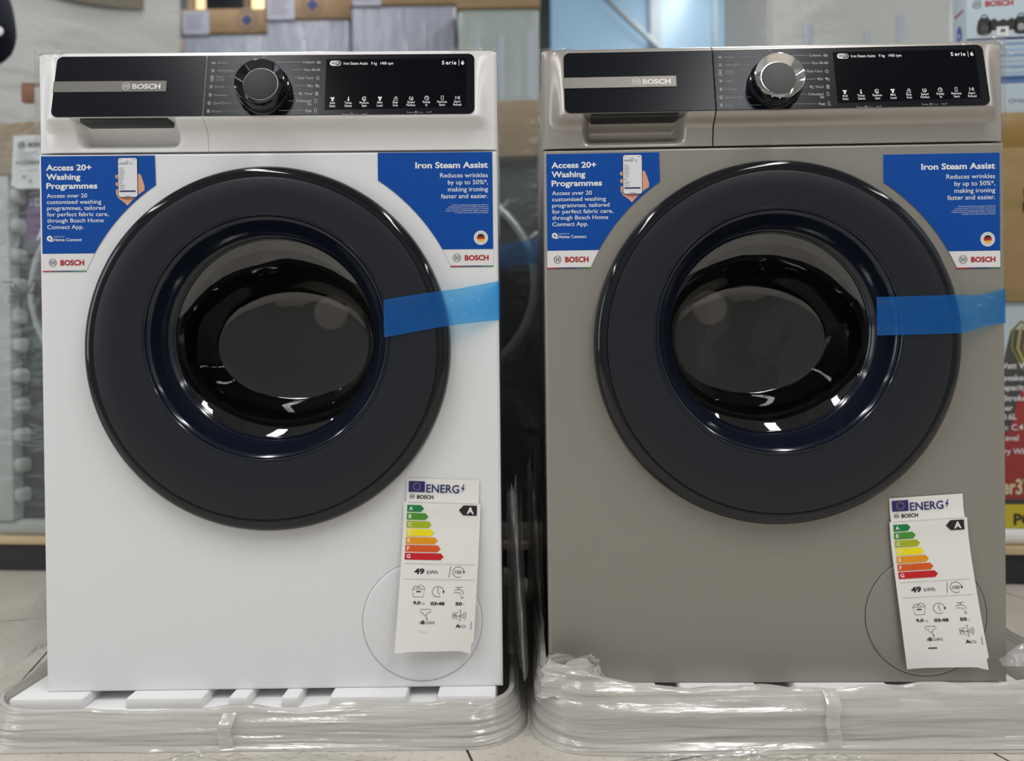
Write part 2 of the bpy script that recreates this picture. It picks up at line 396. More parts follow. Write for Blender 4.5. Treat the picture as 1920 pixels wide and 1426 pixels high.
# ------------------------------------------------------------------ small pictograms (white print)
def icon(p, k, u, v, r, m, lay=1):
    w = r*.26
    if k == 'shirt':
        p.poly([(u-r, v-.8*r), (u-.4*r, v-r), (u, v-.55*r), (u+.4*r, v-r), (u+r, v-.8*r), (u+.8*r, v-.1*r), (u+.45*r, v-.2*r), (u+.45*r, v+r), (u-.45*r, v+r), (u-.45*r, v-.2*r), (u-.8*r, v-.1*r)], m, lay)
    elif k == 'temp':
        p.rect(u-.25*r, v-r, u+.25*r, v+.4*r, m, lay); p.disc(u, v+.6*r, .45*r, m, lay)
    elif k == 'spin':
        p.ring(u, v, r*.95, w, m, lay, 30, 330); p.ring(u, v, r*.5, w, m, lay, -60, 220)
    elif k == 'iron':
        p.stroke([(u-r, v+.8*r), (u-.7*r, v-.1*r), (u+.7*r, v-.1*r), (u+r, v+.8*r), (u-r, v+.8*r)], w, m, lay); p.stroke([(u-.4*r, v-.75*r), (u+.5*r, v-.75*r), (u+.75*r, v)], w, m, lay)
    elif k == 'clock':
        p.ring(u, v, r*.95, w, m, lay); p.stroke([(u, v-.6*r), (u, v), (u+.5*r, v+.2*r)], w, m, lay)
    elif k == 'speed':
        p.ring(u, v, r*.9, w, m, lay, -60, 240); p.stroke([(u-.1*r, v-.5*r), (u, v), (u+.5*r, v+.6*r)], w*1.3, m, lay)
    elif k == 'phone':
        p.stroke([(u-.5*r, v-r), (u+.5*r, v-r), (u+.5*r, v+r), (u-.5*r, v+r), (u-.5*r, v-r)], w, m, lay)
    elif k == 'play':
        p.stroke([(u-r, v-.8*r), (u-.1*r, v), (u-r, v+.8*r), (u-r, v-.8*r)], w, m, lay); p.rect(u+.25*r, v-.8*r, u+.5*r, v+.8*r, m, lay); p.rect(u+.8*r, v-.8*r, u+1.05*r, v+.8*r, m, lay)
    elif k == 'cloud':
        p.ring(u, v+.1*r, r*.5, w, m, lay); p.ring(u-.55*r, v+.25*r, r*.4, w, m, lay, 60, 300); p.ring(u+.55*r, v+.25*r, r*.4, w, m, lay, -120, 120)
    elif k == 'star':
        p.stroke([(u, v-r), (u+.35*r, v-.25*r), (u+r, v-.15*r), (u+.5*r, v+.3*r), (u+.6*r, v+r), (u, v+.65*r), (u-.6*r, v+r), (u-.5*r, v+.3*r), (u-r, v-.15*r), (u-.35*r, v-.25*r), (u, v-r)], w, m, lay)
    elif k == 'box':
        p.stroke([(u-.8*r, v-.8*r), (u+.8*r, v-.8*r), (u+.8*r, v+.8*r), (u-.8*r, v+.8*r), (u-.8*r, v-.8*r)], w, m, lay); p.disc(u, v, .4*r, m, lay, 12)
    elif k == 'blob':
        p.disc(u-.4*r, v-.2*r, .6*r, m, lay, 12); p.ring(u+.4*r, v+.3*r, .55*r, w, m, lay)
    elif k == 'bars':
        for q in (-.7, 0, .7): p.rect(u-.8*r, v+q*r-.2*r, u+.8*r, v+q*r+.2*r, m, lay)

# ------------------------------------------------------------------ the washing machine
SEAM, TOP = .7037, .838
def fascia_y(x, z):
    if z < .7435: p = -.003*sst(.7045, .73, z) - .0145*sst(.727, .7435, z)
    elif z <= .828: p = lerp(-.0175, -.0005, (z-.7435)/(.828-.7435))
    else: p = -.0005 + .012*((z-.828)/.010)**2
    ax = abs(x); w = 1-sst(.2725, .292, ax)
    y = p*w + (.0015+.011*(max(0, z-.828)/.010)**2)*(1-w)
    if ax > .2935: y += .0045*((ax-.2935)/.0055)**2
    if z < .7435:
        h = sst(-.247, -.236, x)*(1-sst(-.128, -.110, x))
        y += .024*h*sst(.707, .722, z)
    return y
def panel_pt(x, s, off):     # s: 0 at the panel's top edge, 1 at its bottom edge
    n = Vector((0, -.0835, .017)).normalized()
    return Vector((x, -.017*s, .828-.0835*s)) + n*off

def panel_uv(u, v, lay):     # the panel's own print grid
    x = -.356543844+7.04791931e-4*u+9.13835207e-5*v-1.04538173e-7*u*v
    s = -.968938751+6.58575481e-5*u+8.93081158e-3*v+2.57252179e-8*u*v
    return panel_pt(x, s, .0016+.00022*lay)

def rounded(x0, x1, s0, s1, r, left=True, right=True, n=8):
    ks = .0852            # slope length for s=1
    pts = []
    def arc(cx, cs, a0):
        for i in range(n+1):
            a = math.radians(a0+90*i/n); pts.append((cx+r*math.cos(a), cs-r/ks*math.sin(a)))
    if left:
        arc(x0+r, s0+r/ks, 90)
        arc(x0+r, s1-r/ks, 180)
    else: pts.extend([(x0, s0), (x0, s1)])
    if right:
        arc(x1-r, s1-r/ks, 270)
        arc(x1-r, s0+r/ks, 0)
    else: pts.extend([(x1, s1), (x1, s0)])
    return pts

def panel_prism(mb, pts, o0, o1, m):
    n = len(pts)
    mb.add([panel_pt(x, s, o1) for x, s in pts]+[panel_pt(x, s, o0) for x, s in pts],
           [list(range(n))]+[[i, n+i, n+(i+1) % n, (i+1) % n] for i in range(n)], m)

def make_fascia(mb, x0, x1, m):
    n = max(14, int((x1-x0)/.0032)); xs = [lerp(x0, x1, i/n) for i in range(n+1)]
    zs = [.7045+i*.0022 for i in range(11)]+[.729+i*.0018 for i in range(8)]+[.7432, .7438]+[.7438+i*(.0842/10) for i in range(1, 11)]+[.8298, .832, .834, .836, .8372, .838]
    vs = []; nz = len(zs)+2
    for x in xs:
        vs.append((x, .05, zs[0]))
        for z in zs:
            rz = z - (.002*((abs(x)-.2945)/.0045)**2 if abs(x) > .2945 and z > .834 else 0)
            vs.append((x, fascia_y(x, z), rz))
        vs.append((x, .055, zs[-1]))
    fs = []
    for i in range(n):
        for j in range(nz-1): fs.append([i*nz+j, (i+1)*nz+j, (i+1)*nz+j+1, i*nz+j+1])
    o = len(vs)
    for i, rev in ((0, 0), (n, 1)):     # end walls
        base = len(vs)
        for j in range(1, nz-1): vs.append((xs[i], .055, zs[j-1]))
        for j in range(1, nz-2):
            q = [i*nz+j, i*nz+j+1, base+j, base+j-1]
            fs.append(q if not rev else q[::-1])
    mb.add(vs, fs, m)

DC = (0, 0, .446)       # centre of the porthole door
HZ = .4608              # centre of its opening
def front_panel(mb, m, m_side):
    r = .19; n = 144
    X, Z0, Z1 = .299, 0, .7022
    inner = []; outer = []; edge = []; back = []
    for i in range(n):
        a = 2*PI*(i+.5)/n; c, s = math.cos(a), math.sin(a)
        inner.append((r*c, 0, DC[2]+r*s))
        t = 1e9
        X2, Zl, Zh = X-.004, Z0+.003, Z1-.003
        if c > 0: t = min(t, X2/c)
        if c < 0: t = min(t, -X2/c)
        if s > 0: t = min(t, (Zh-DC[2])/s)
        if s < 0: t = min(t, (Zl-DC[2])/s)
        outer.append((t*c, 0, DC[2]+t*s))
    # square off the corners
    for cx, cz in ((X-.004, Z0+.003), (X-.004, Z1-.003), (-X+.004, Z0+.003), (-X+.004, Z1-.003)):
        k = min(range(n), key=lambda i: (outer[i][0]-cx)**2+(outer[i][2]-cz)**2); outer[k] = (cx, 0, cz)
    def grow(p, d, y):
        x, _, z = p
        return (x*(X-.004+d)/(X-.004), y, lerp(Z0+.003-min(d, .003), Z1-.003+min(d, .003), (z-(Z0+.003))/(Z1-Z0-.006)))
    mid = [(lerp(a[0], b[0], .5), 0, lerp(a[2], b[2], .5)) for a, b in zip(inner, outer)]
    mb.loops([[(x, .02, z) for x, y, z in inner], inner, mid, outer], m)
    mb.loops([outer, [grow(p, .0022, .0006) for p in outer], [grow(p, .0035, .002) for p in outer], [grow(p, .004, .0045) for p in outer], [grow(p, .004, .02) for p in outer]], m)

KNOB_S = .60
def make_machine(kind, label, loc, rot):
    white = kind == 'white'
    root = empty('washing_machine', label, 'washing machine', loc, rot)
    body = WHITE if white else SILVER
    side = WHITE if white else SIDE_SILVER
    plast = WHITE_PL if white else SILVER_PL
    # cabinet, front panel, worktop
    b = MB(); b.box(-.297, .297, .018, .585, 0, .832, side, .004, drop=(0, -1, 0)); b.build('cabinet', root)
    b = MB(); front_panel(b, body, side); fp = b.build('front_panel', root)
    b = MB(); b.box(-.2975, .2975, .052, .59, .818, .838, plast, .004); b.build('worktop', root)
    # control panel and drawer front
    gap = .0003 if white else .0009
    b = MB(); make_fascia(b, -.077+gap, .299, plast); cp = b.build('control_panel', root)
    b = MB(); make_fascia(b, -.299, -.077-gap, plast); dr = b.build('detergent_drawer', root)
    g2 = .0008 if white else .0009
    b = MB(); panel_prism(b, rounded(-.077+g2, .2705, 0, 1, .008, left=False), -.0008, .0016, BLACKPANEL); b.build('dark_panel', cp, smooth=30)
    b = MB(); panel_prism(b, rounded(-.2708, -.077-g2, 0, 1, .008, right=False), -.0008, .0016, BLACKPANEL); b.build('dark_panel', dr, smooth=30)
    strip = STRIPMET if white else STRIPMET_L
    b = MB(); panel_prism(b, [(-.2712, .425), (-.2712, .603), (-.1260, .603), (-.1260, .425)], -.0008, .0026, strip)
    b.build('metal_strip', dr, smooth=30)
    p = Print(lambda u, v, lay: panel_pt(-.1260+u*.001, .425+v*.001/.0852, .0026+.0003*lay))
    sh = 7.6
    emblem(p, -51.5, 7.7, 5.0, EMBOSS, .7); p.text('BOSCH', -43.5, 11.3, 6.8, EMBOSS, 36, bold=.03)
    p.build('lettering', dr)
    b = MB()
    b.box(-.236, -.124, -.0145, .018, .7385, .7448, DARKGRIP, .001)
    b.build('finger_grip', dr)
    # display
    b = MB(); panel_prism(b, [(.0782, .078), (.0782, .925), (.2592, .885), (.2602, .078)], 0, .0019, DISPLAY); ds = b.build('display', cp, smooth=30)
    def duv(u, v, lay): return panel_uv(u, v, lay+1.6)
    p = Print(duv)
    y0 = 120.5
    # wireless badge
    def pill(u0, u1, v0, v1, m, w):
        r = (v1-v0)/2; q = [(u0+r+r*math.cos(math.radians(a)), v0+r+r*math.sin(math.radians(a))) for a in range(90, 271, 15)]
        q += [(u1-r+r*math.cos(math.radians(a)), v0+r+r*math.sin(math.radians(a))) for a in range(-90, 91, 15)]
        if w: p.stroke(q+[q[0]], w, m)
        else: p.poly(q[::-1], m)
    pill(619.5, 639.8, 116, 124.8, PRINTW, .9)
    p.poly([(620+.3, 118), (619.7, 120.4), (620.3, 123), (623.5, 124.8), (630, 124.8), (632, 116), (623.5, 116)], PRINTW)
    p.text('Wi', 621.8, 123, 5.2, BLACKP, 8.2, bold=.02, lay=2); p.text('Fi', 632.2, 123, 5.2, PRINTW, 4.6, bold=.02)
    p.text('Iron Steam Assist', 645, 123, 5, PRINTW, 45, bold=.012)
    p.text('9 kg', 696.3, 123, 5, PRINTW, 11, bold=.012); p.text('1400 rpm', 714, 122.8, 5, PRINTW, 24, bold=.012)
    p.build('display_lettering', cp); p = Print(duv)
    for k, ch in enumerate('Serie'): p.text(ch, 829.3+(0, 7.2, 13.2, 18.8, 22.2)[k], 122.6, 7, PRINTW, bold=.028)
    p.rect(860.6, 113.8, 861.5, 125, PRINTW); p.text('6', 865, 122.6, 7, PRINTW, 6, bold=.05)
    p.build('series_lettering', cp); p = Print(duv)
    btn = [(623.6, 'shirt', 'Anti', 'Stain'), (653.6, 'temp', 'Temp.', 'Select'), (683.3, 'spin', 'Reduce', 'Spin'), (712.5, 'shirt', 'Mini', 'Load'), (742, 'iron', 'Easy', 'Iron'), (771, 'speed', 'Speed', 'Perfect'), (800.2, 'clock', 'Ready', 'In'), (829.5, 'phone', 'Remote', 'Start'), (858, 'play', 'Start/', 'Reload')]
    for u, ic, t1, t2 in btn:
        k = (u-623.6)/234.4; d = -2.6*k
        icon(p, ic, u+.4, 187.6+d, 3.9, PRINTW); p.text(t1, u, 196.6+d, 4.0, PRINTW, al='c', bold=.012); p.text(t2, u, 202.2+d, 4.0, PRINTW, al='c', bold=.012)
    p.build('button_lettering', cp)
    # programme print around the knob
    p = Print(panel_uv)
    left = [(119, 'Steam', 409, 428, 440, 476, 'cloud', 401.5), (134, 'AllergyPlus', 408, 440, 443, 456, 'box', 400), (145, 'Super', 406, 423, 428, 445, 'speed', 398.5), (151.5, "15'/30'", 406, 422, 0, 0, 'clock', 398), (164, 'Duvet', 404, 421, 425, 441, 'box', 396.8), (179.5, 'Curtains', 402, 428, 431, 443, 'bars', 395), (194.5, 'Spin/Drain', 400.5, 434, 437, 449, 'spin', 393.5), (209.5, 'Rinse', 398, 415, 419, 474, 'bars', 391.5)]
    for v, t, a, c, l0, l1, ic, iu in left:
        p.text(t, a, v+2.2, 4.4, PRINTDIM, c-a, bold=.01); icon(p, ic, iu, v, 3.1, PRINTG)
        if l1: p.rect(l0, v-.25, l1, v+.35, PRINTDIM)
    p.build('programme_lettering', cp); p = Print(panel_uv)
    right = [(117.8, 'Cottons', 567.8, 590, 520, 565, 'cloud', 598), (132.4, 'Eco 40-60', 572, 601, 546, 569, None, 0), (147.6, 'Easy Care', 560, 588, 552.5, 558, 'star', 596.5), (162.5, 'Mix', 577, 588, 553.5, 574, 'blob', 595.5), (177.2, 'Wool', 571, 586, 549, 557, 'bars', 594.5), (190.5, 'Delicates/', 556, 585, 536, 552, 'phone', 592.6), (196.4, 'Silk', 577, 585, 0, 0, None, 0), (208.4, 'App', 572, 585, 515, 569, 'phone', 592)]
    for v, t, a, c, l0, l1, ic, iu in right:
        p.text(t, a, v+2.2, 4.6, PRINTG, c-a, bold=.01)
        if ic: icon(p, ic, iu, v, 3.6, PRINTG)
        if l1: p.rect(l0, v-.25, l1, v+.35, PRINTG)
    icon(p, 'blob', 564, 177.2, 3.4, PRINTG)
    p.build('programme_lettering', cp); p = Print(panel_uv)
    p.ring(497, 107.5, 2.7, .6, PRINTG, a0=-60, a1=240, n=16); p.stroke([(497, 104.5), (497, 107.5)], .6, PRINTG)
    p.build('power_symbol', cp)
    for u0, v0 in ((643, 215.2), (764, 211.5)):
        p = Print(panel_uv)
        p.stroke([(u0, v0-1.8), (u0, v0+.6), (u0+12, v0+.6)], .7, PRINTG); p.ring(u0+16.5, v0, 2, .8, PRINTG, n=12)
        p.text('3 sec', u0+21, v0+1.6, 3, PRINTDIM); p.stroke([(u0+35, v0), (u0+45, v0), (u0+45, v0-2.4)], .7, PRINTG)
        p.build('hold_symbol', cp)
    # knob
    kc = panel_pt(0, KNOB_S, .0016); tilt = math.atan2(.017, .0835)
    kr = bpy.data.objects.new('program_knob', None)
    KM = Matrix.Translation(kc) @ Matrix.Rotation(-tilt, 4, 'X')
    def knob(prof, m, n=96, cap=False):
        mb = MB(); rings = [[KM @ Vector((r*math.cos(2*PI*i/n), -h, r*math.sin(2*PI*i/n))) for i in range(n)] for r, h in prof]
        mb.loops(rings, m, cap1=cap); return mb
    kb = knob([(.0345, 0), (.0345, .006), (.0335, .008), (.0325, .0085), (.0322, .018), (.0318, .0195)], PIANO)
    kp = kb.build('program_knob', root)
    rim = [(.0318, .0195), (.0314, .0212), (.0306, .0216), (.0300, .0212), (.0222, .0150), (.0216, .0150)]
    knob(rim, CHROME if not white else PIANO).build('knob_rim', kp, smooth=20)
    knob([(.0216, .0148), (.0214, .0156), (.0205, .0158)], KNOBCAP_L if not white else KNOBCAP, cap=True).build('knob_cap', kp)
    if white:
        mb = MB(); a = math.radians(128)
        q = [Vector((r*math.cos(a)+dw*math.sin(a), -h, r*math.sin(a)-dw*math.cos(a))) for r, h, dw in ((.0225, .0156, -.0006), (.0225, .0156, .0006), (.0298, .0213, .0006), (.0298, .0213, -.0006))]
        mb.add([KM @ v for v in q], [[0, 1, 2, 3]], PRINTDIM); mb.build('pointer', kp, smooth=0)
    # porthole door
    b = MB(); b.lathe([(.232, .003), (.2350, .001), (.2362, -.005), (.2352, -.0125), (.2325, -.0175), (.2285, -.0200), (.2225, -.0212), (.2200, -.0206), (.2195, -.0190)], DC, PIANO, 192)
    door = b.build('porthole_door', root, smooth=50)
    n = 160
    def circ(r, y, cz, e=1.0): return [(r*math.cos(2*PI*i/n), y, cz+e*r*math.sin(2*PI*i/n)) for i in range(n)]
    b = MB(); b.loops([circ(.2196, -.0190, DC[2]), circ(.2192, -.0212, DC[2]), circ(.2180, -.0217, DC[2]), circ(.1890, -.0200, lerp(DC[2], HZ, .5)), circ(.1592, -.0186, HZ)], MATTEDOOR)
    b.build('door_plate', door, smooth=50)
    b = MB(); b.loops([circ(.1592, -.0186, HZ), circ(.1585, -.0196, HZ), circ(.1568, -.0198, HZ), circ(.1555, -.0186, HZ), circ(.1548, -.0160, HZ), circ(.1515, -.0140, HZ), circ(.1500, -.0110, HZ), circ(.1470, -.0020, HZ), circ(.1410, .0100, HZ), circ(.1365, .0165, HZ), circ(.1345, .0180, HZ), circ(.1335, .0170, HZ), circ(.1320, .0185, HZ), circ(.1318, .024, HZ)], FUNNEL)
    b.build('inner_ring', door, smooth=40)
    rings = []
    prof = [(0, .0210), (.10, .0235), (.28, .0295), (.46, .037), (.62, .049), (.76, .066), (.87, .084), (.95, .098), (.985, .105), (1.0, .1085)]
    for t, y in prof:
        a = lerp(.1325, .1095, t**1.15); bb = lerp(.1325, .0790, t); cz = lerp(HZ, .4550, t)
        rings.append([(a*math.cos(2*PI*i/n), y, cz+bb*math.sin(2*PI*i/n)) for i in range(n)])
    for k, dy in ((.96, .0012), (.85, .0024), (.6, .0040), (.3, .0050), (.02, .0052)):
        rings.append([(.1095*k*math.cos(2*PI*i/n), .1085+dy, .4550+.0790*k*math.sin(2*PI*i/n)) for i in range(n)])
    b = MB(); b.loops(rings, GLASS, cap1=True); b.build('glass_bowl', door, smooth=60)
    # drum behind the glass
    b = MB(); b.lathe([(.135, .030), (.150, .026), (.188, .022), (.215, .034), (.235, .050)], (0, 0, .446), RUBBER, 96); b.build('door_gasket', root)
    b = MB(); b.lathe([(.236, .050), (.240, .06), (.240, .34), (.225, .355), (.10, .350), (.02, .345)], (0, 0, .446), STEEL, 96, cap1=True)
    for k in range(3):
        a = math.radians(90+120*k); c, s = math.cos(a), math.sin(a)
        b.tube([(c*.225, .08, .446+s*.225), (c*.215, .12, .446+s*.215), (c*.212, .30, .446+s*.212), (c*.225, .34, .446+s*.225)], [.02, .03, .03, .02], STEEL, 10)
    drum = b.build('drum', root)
    b = MB(); b.lathe([(.030, .344), (.030, .336), (.026, .333)], (0, 0, .522), HUB, 48, cap1=True); b.build('drum_hub', drum)
    # service flap: a shallow round lid in the front panel
    b = MB(); fc = (.1940, 0, .0868)
    b.lathe([(.0792, .0002), (.0790, -.0004), (.0784, -.0005), (.0781, -.0002)], fc, mat('flap_gap_'+kind, (.42, .42, .44, 1) if white else (.05, .048, .045, 1), .4), 96)
    b.lathe([(.0781, -.0002), (.0776, -.0008), (.074, -.0010), (.002, -.0010)], fc, body, 96, cap1=True)
    b.build('service_flap', root, smooth=50)
    # promotional stickers
    dz = 0 if white else -.0025
    def lsu(u, v, lay): return Vector((-.2950+(u-77)*.000692, -.0006-.00018*lay, .7000+dz-(v-292)*.000691))
    p = Print(lsu)
    def arc(cu, cv, r, v0, v1, sgn, n=18):
        q = []
        for i in range(n+1):
            v = lerp(v0, v1, i/n); q.append((cu+sgn*math.sqrt(max(0, r*r-(v-cv)**2)), v))
        return q
    p.poly([(77, 292)]+[(77, 508)]+[(160, 508)]+arc(497, 653, 367.5, 508, 348, -1)+[(291, 292)], STICKW, 0)
    p.poly([(77.3, 292.3), (77.3, 475.5)]+arc(497, 653, 367.5, 475.5, 348, -1)+[(290.8, 292.3)], BLUE)
    p.rect(77.3, 507.5, 95, 509.5, REDP); p.rect(95, 507.5, 110, 509.5, PURPLEP); p.rect(110, 507.5, 132, 509.5, NAVYP); p.rect(132, 507.5, 146, 509.5, TEALP); p.rect(146, 507.5, 159, 509.5, GREENP)
    st = p.build('promotional_sticker', root)
    p = Print(lsu)
    for t, w, v in (('Access 20+', 85, 319), ('Washing', 64, 336.4), ('Programmes', 95.5, 353.4)): p.text(t, 86.8, v, 10.8, PRINTW, w, bold=.028, lay=2)
    for t, w, v in (('Access over 20', 75.6, 370.3), ('customised washing', 102, 382), ('programmes, tailored', 108.5, 393.6), ('for perfect fabric care,', 115.5, 405.3), ('through Bosch Home', 106, 417), ('Connect App.', 68.2, 429.2)): p.text(t, 87.3, v, 7.6, PRINTW, w, bold=.006, lay=2)
    p.build('lettering', st); p = Print(lsu)
    p.text('Home Connect', 99, 452.2, 5.8, PRINTW, 52.5, bold=.012, lay=2); p.text('CONNECTED BY', 99, 444.6, 1.9, PRINTW, 21, lay=2)
    p.ring(91.5, 447, 3.6, 3.4, PRINTW, 2); p.poly([(92.5, 449), (92.5, 453), (97.2, 453), (97.2, 447)], PRINTW, 2); p.disc(91.5, 447.2, 1.5, BLACKP, 3, 12)
    p.build('app_lettering', st); p = Print(lsu)
    emblem(p, 96.6, 492.3, 6.9, BLACKP, .7, 2); p.text('BOSCH', 110.8, 497.4, 10, REDP, 44.5, bold=.035, lay=2)
    p.build('logo_lettering', st)
    p = Print(lsu)       # the pictured hand and telephone
    p.poly([(221.5, 327), (217, 329), (216, 334), (221.5, 336)], SKIN, 2); p.poly([(221.5, 341), (217, 343), (216.5, 348), (221.5, 350)], SKIN, 2); p.poly([(222, 354), (217.5, 356), (217, 363), (221, 372), (232, 380), (238.5, 386.5), (243, 381), (247, 377), (254, 370), (255, 362), (230, 360)], SKIN, 2)
    p.poly([(257.8, 327.5), (262, 326.5), (265, 331), (271, 350), (270.6, 358), (262, 363.5), (254, 371), (248, 376), (236, 372), (257.5, 366)], SKIN, 2); p.poly([(224, 368), (228, 373.5), (240, 376), (254, 370.5), (257, 366), (240, 371)], SKIND, 3)
    def rr(u0, v0, u1, v1, r):
        q = []
        for cu, cv, a in ((u1-r, v0+r, -90), (u1-r, v1-r, 0), (u0+r, v1-r, 90), (u0+r, v0+r, 180)):
            q += [(cu+r*math.cos(math.radians(a+90*i/5)), cv+r*math.sin(math.radians(a+90*i/5))) for i in range(6)]
        return q[::-1]
    p.poly(rr(221.3, 296, 258.6, 371.4, 4.5), BLACKP, 4); p.poly(rr(222.4, 297, 257.6, 370.2, 3.8), SCREENP, 5)
    for v, a, c in [(300, 225, 228), (300, 250, 255), (303.5, 235, 243), (306.5, 224, 242), (308.5, 224, 241), (306.5, 245, 249), (308.5, 245, 248)]+[(v, 224, 224+w) for v, w in zip((316, 319.5, 323, 326.5, 330, 333.5, 337, 341, 344, 348, 351, 354.5), (7, 10, 10, 10, 9, 9, 9, 6, 6, 11, 9, 10))]: p.rect(a, v-.6, c, v+.5, GREYLINE, 6)
    p.rect(224.5, 358, 254.5, 360.8, NAVYP, 6)
    p.rect(235, 368, 245, 368.7, BLACKP, 6)
    p.build('hand_and_phone_picture', st)
    dz2 = 0 if white else -.0118
    def rsu(u, v, lay): return Vector((.1427+(u-708)*.0006935, -.0006-.00018*lay, .7010+dz2-(v-285.5)*.0007))
    p = Print(rsu)
    p.poly([(708, 285.5), (708, 338)]+arc(497, 653, 380, 338, 498.5, 1)+[(924, 498.5), (924, 285.5)], STICKW, 0)
    p.poly([(708.3, 285.8), (708.3, 338)]+arc(497, 653, 380, 338, 467, 1)+[(923.8, 467), (923.8, 285.8)], BLUE)
    for a, c, m in ((842.5, 862, REDP), (862, 878, PURPLEP), (878, 902, NAVYP), (902, 914, TEALP), (914, 924, GREENP)): p.rect(a, 497.5, c, 499.6, m)
    st = p.build('promotional_sticker', root)
    p = Print(rsu)
    p.text('Iron Steam Assist', 915.4, 315.2, 11, PRINTW, 136.5, 'r', .028, 2)
    for t, w, v in (('Reduces wrinkles', 90, 333), ('by up to 50%*,', 75.5, 346), ('making ironing', 75.5, 359), ('faster and easier.', 88.5, 371.8)): p.text(t, 915.2, v, 8.2, PRINTW, w, 'r', .006, 2)
    for k, (t, w) in enumerate((('*Tested by the Hohenstein Institute for health and', 70), ('Hautforschung (WTT) of 11.07.2023, related to the', 75), ('crease reduction of commercial garments in the Steam', 80), ('program according to DIN EN ISO 15487 in comparison', 81.5), ('to textiles not treated with Steam Program.', 63))):
        p.text(t, 915.8, 385.2+3.62*k, 1.9, PRINTW, w, 'r', 0, 2)
    p.build('lettering', st); p = Print(rsu)
    p.disc(900.8, 445.8, 13.4, STICKW, 2); p.ring(900.8, 445.8, 10.4, .5, GREYLINE, 3)
    for v0, v1, m in ((-7.4, -2.4, BLACKP), (-2.4, 2.4, REDP), (2.4, 7.4, GOLDP)):
        q = [(900.8+sg*math.sqrt(max(0, 7.45**2-v*v)), 445.8+v) for sg, vs in ((-1, [lerp(v0, v1, i/6) for i in range(7)]), (1, [lerp(v1, v0, i/6) for i in range(7)])) for v in vs]
        p.poly(q, m, 3)
    p.build('round_flag_seal', st); p = Print(rsu)
    emblem(p, 855.2, 482.6, 7.2, BLACKP, .7, 2); p.text('BOSCH', 870, 487.4, 9.4, REDP, 45, bold=.035, lay=2)
    p.build('logo_lettering', st)
    # blue transport tape over the door's edge
    path = ([(.1515, -.0214, .4830, .0240), (.160, -.0215, .4842, .0240), (.2190, -.0232, .4935, .0232), (.2320, -.0225, .4952, .0229), (.2450, -.0185, .4972, .0228), (.2992, -.0012, .5065, .0255), (.3008, .0020, .5068, .0256), (.3010, .0150, .5072, .026), (.3012, .05, .5085, .026)] if white else
            [(.1240, -.0205, .4775, .0245), (.160, -.0220, .4780, .0245), (.2190, -.0232, .4787, .0245), (.2320, -.0225, .4790, .0242), (.2450, -.0185, .4800, .0225), (.2690, -.0100, .4850, .0205), (.2985, -.0014, .4905, .0222), (.3008, .0020, .4905, .0224), (.3010, .0150, .4905, .0226), (.3012, .045, .4900, .0226)])
    L = [0]
    for a, c in zip(path, path[1:]): L.append(L[-1]+(Vector(a[:3])-Vector(c[:3])).length)
    def tp(i, j):
        d = i*L[-1]; k = 0
        while k < len(L)-2 and d > L[k+1]: k += 1
        f = (d-L[k])/(L[k+1]-L[k]); q = [lerp(path[k][n], path[k+1][n], f) for n in range(4)]
        fr = max(0, min(1, (q[0]-.228)/.02))*max(0, min(1, (.297-q[0])/.02))
        amp = (.0012 if white else .0034)*fr+.00012
        wv = fbm(q[0]*30+(3 if white else 9), (j-.5)*2.2+q[0]*12, 1.7)*amp
        return Vector((q[0], q[1]-abs(wv), q[2]+(j-.5)*2*q[3]))
    b = MB(); b.grid(110, 22, tp, TAPE); b.build('blue_tape', root, smooth=70)
    # shreds of the torn film left on the upper corners
    b = MB()
    def corner(sx, w, h, seed):
        def fn(i, j):
            x = sx*(.3005-w*i); z = .8392-h*j
            d = fbm(x*60, z*60, seed)*.003
            return Vector((x, fascia_y(max(-.2985, min(.2985, x)), min(z, .8375))-.0022-abs(d), z+(.001 if j == 0 else 0)))
        return fn
    b.grid(26, 16, corner(-1, .040, .012, 2.0), THIN); b.build('film_shred', root, smooth=70); b = MB(); b.grid(26, 16, corner(1, .060, .012, 5.0), THIN); b.build('film_shred', root, smooth=70); b = MB()
    def edge(sx, seed):
        def fn(i, j):
            z = .840-.12*i; d = fbm(z*70, j*2, seed)*.003
            return Vector((sx*(.3012+.0012*math.sin(j*3)+abs(d)*.6), -.001+.022*j+d*.4, z))
        return fn
    b.grid(40, 8, edge(-1, 3), THIN); b.build('film_shred', root, smooth=70); b = MB(); b.grid(40, 8, edge(1, 8), THIN)
    if not white:
        b.build('film_shred', root, smooth=70); b = MB()
        def tip(i, j):
            a = Vector((lerp(.262, .3005, i), .004, .8405+.003*math.sin(i*3))); c = Vector((lerp(.272, .3025, i), .012, .842))
            e = Vector((lerp(.300, .3215, i), .010, lerp(.832, .7935, i**.8)))
            q = a.lerp(e, j) if i > .45 else a.lerp(Vector((a.x+.012, .0035, a.z-.004)), j)
            d = fbm(q.x*90, q.z*90, 4.4)*.004
            return q+Vector((abs(d)*.5, -.004-d, d*.4))
        b.grid(30, 24, tip, THIN); b.build('film_shred', root, smooth=70); b = MB()
        def wing(i, j):
            p0 = Vector((.292, .003, .8425)).lerp(Vector((.3012, .008, .7955)), i); p1 = Vector((.299, .006, .8428)).lerp(Vector((.3205, .016, .7975)), i)
            q = p0.lerp(p1, j); d = fbm(q.x*70, q.z*70, 7.7)*.004
            return q+Vector((d*.4, -abs(d), d*.3))
        b.grid(30, 14, wing, THIN)
    b.build('film_shred', root, smooth=70)
    return root

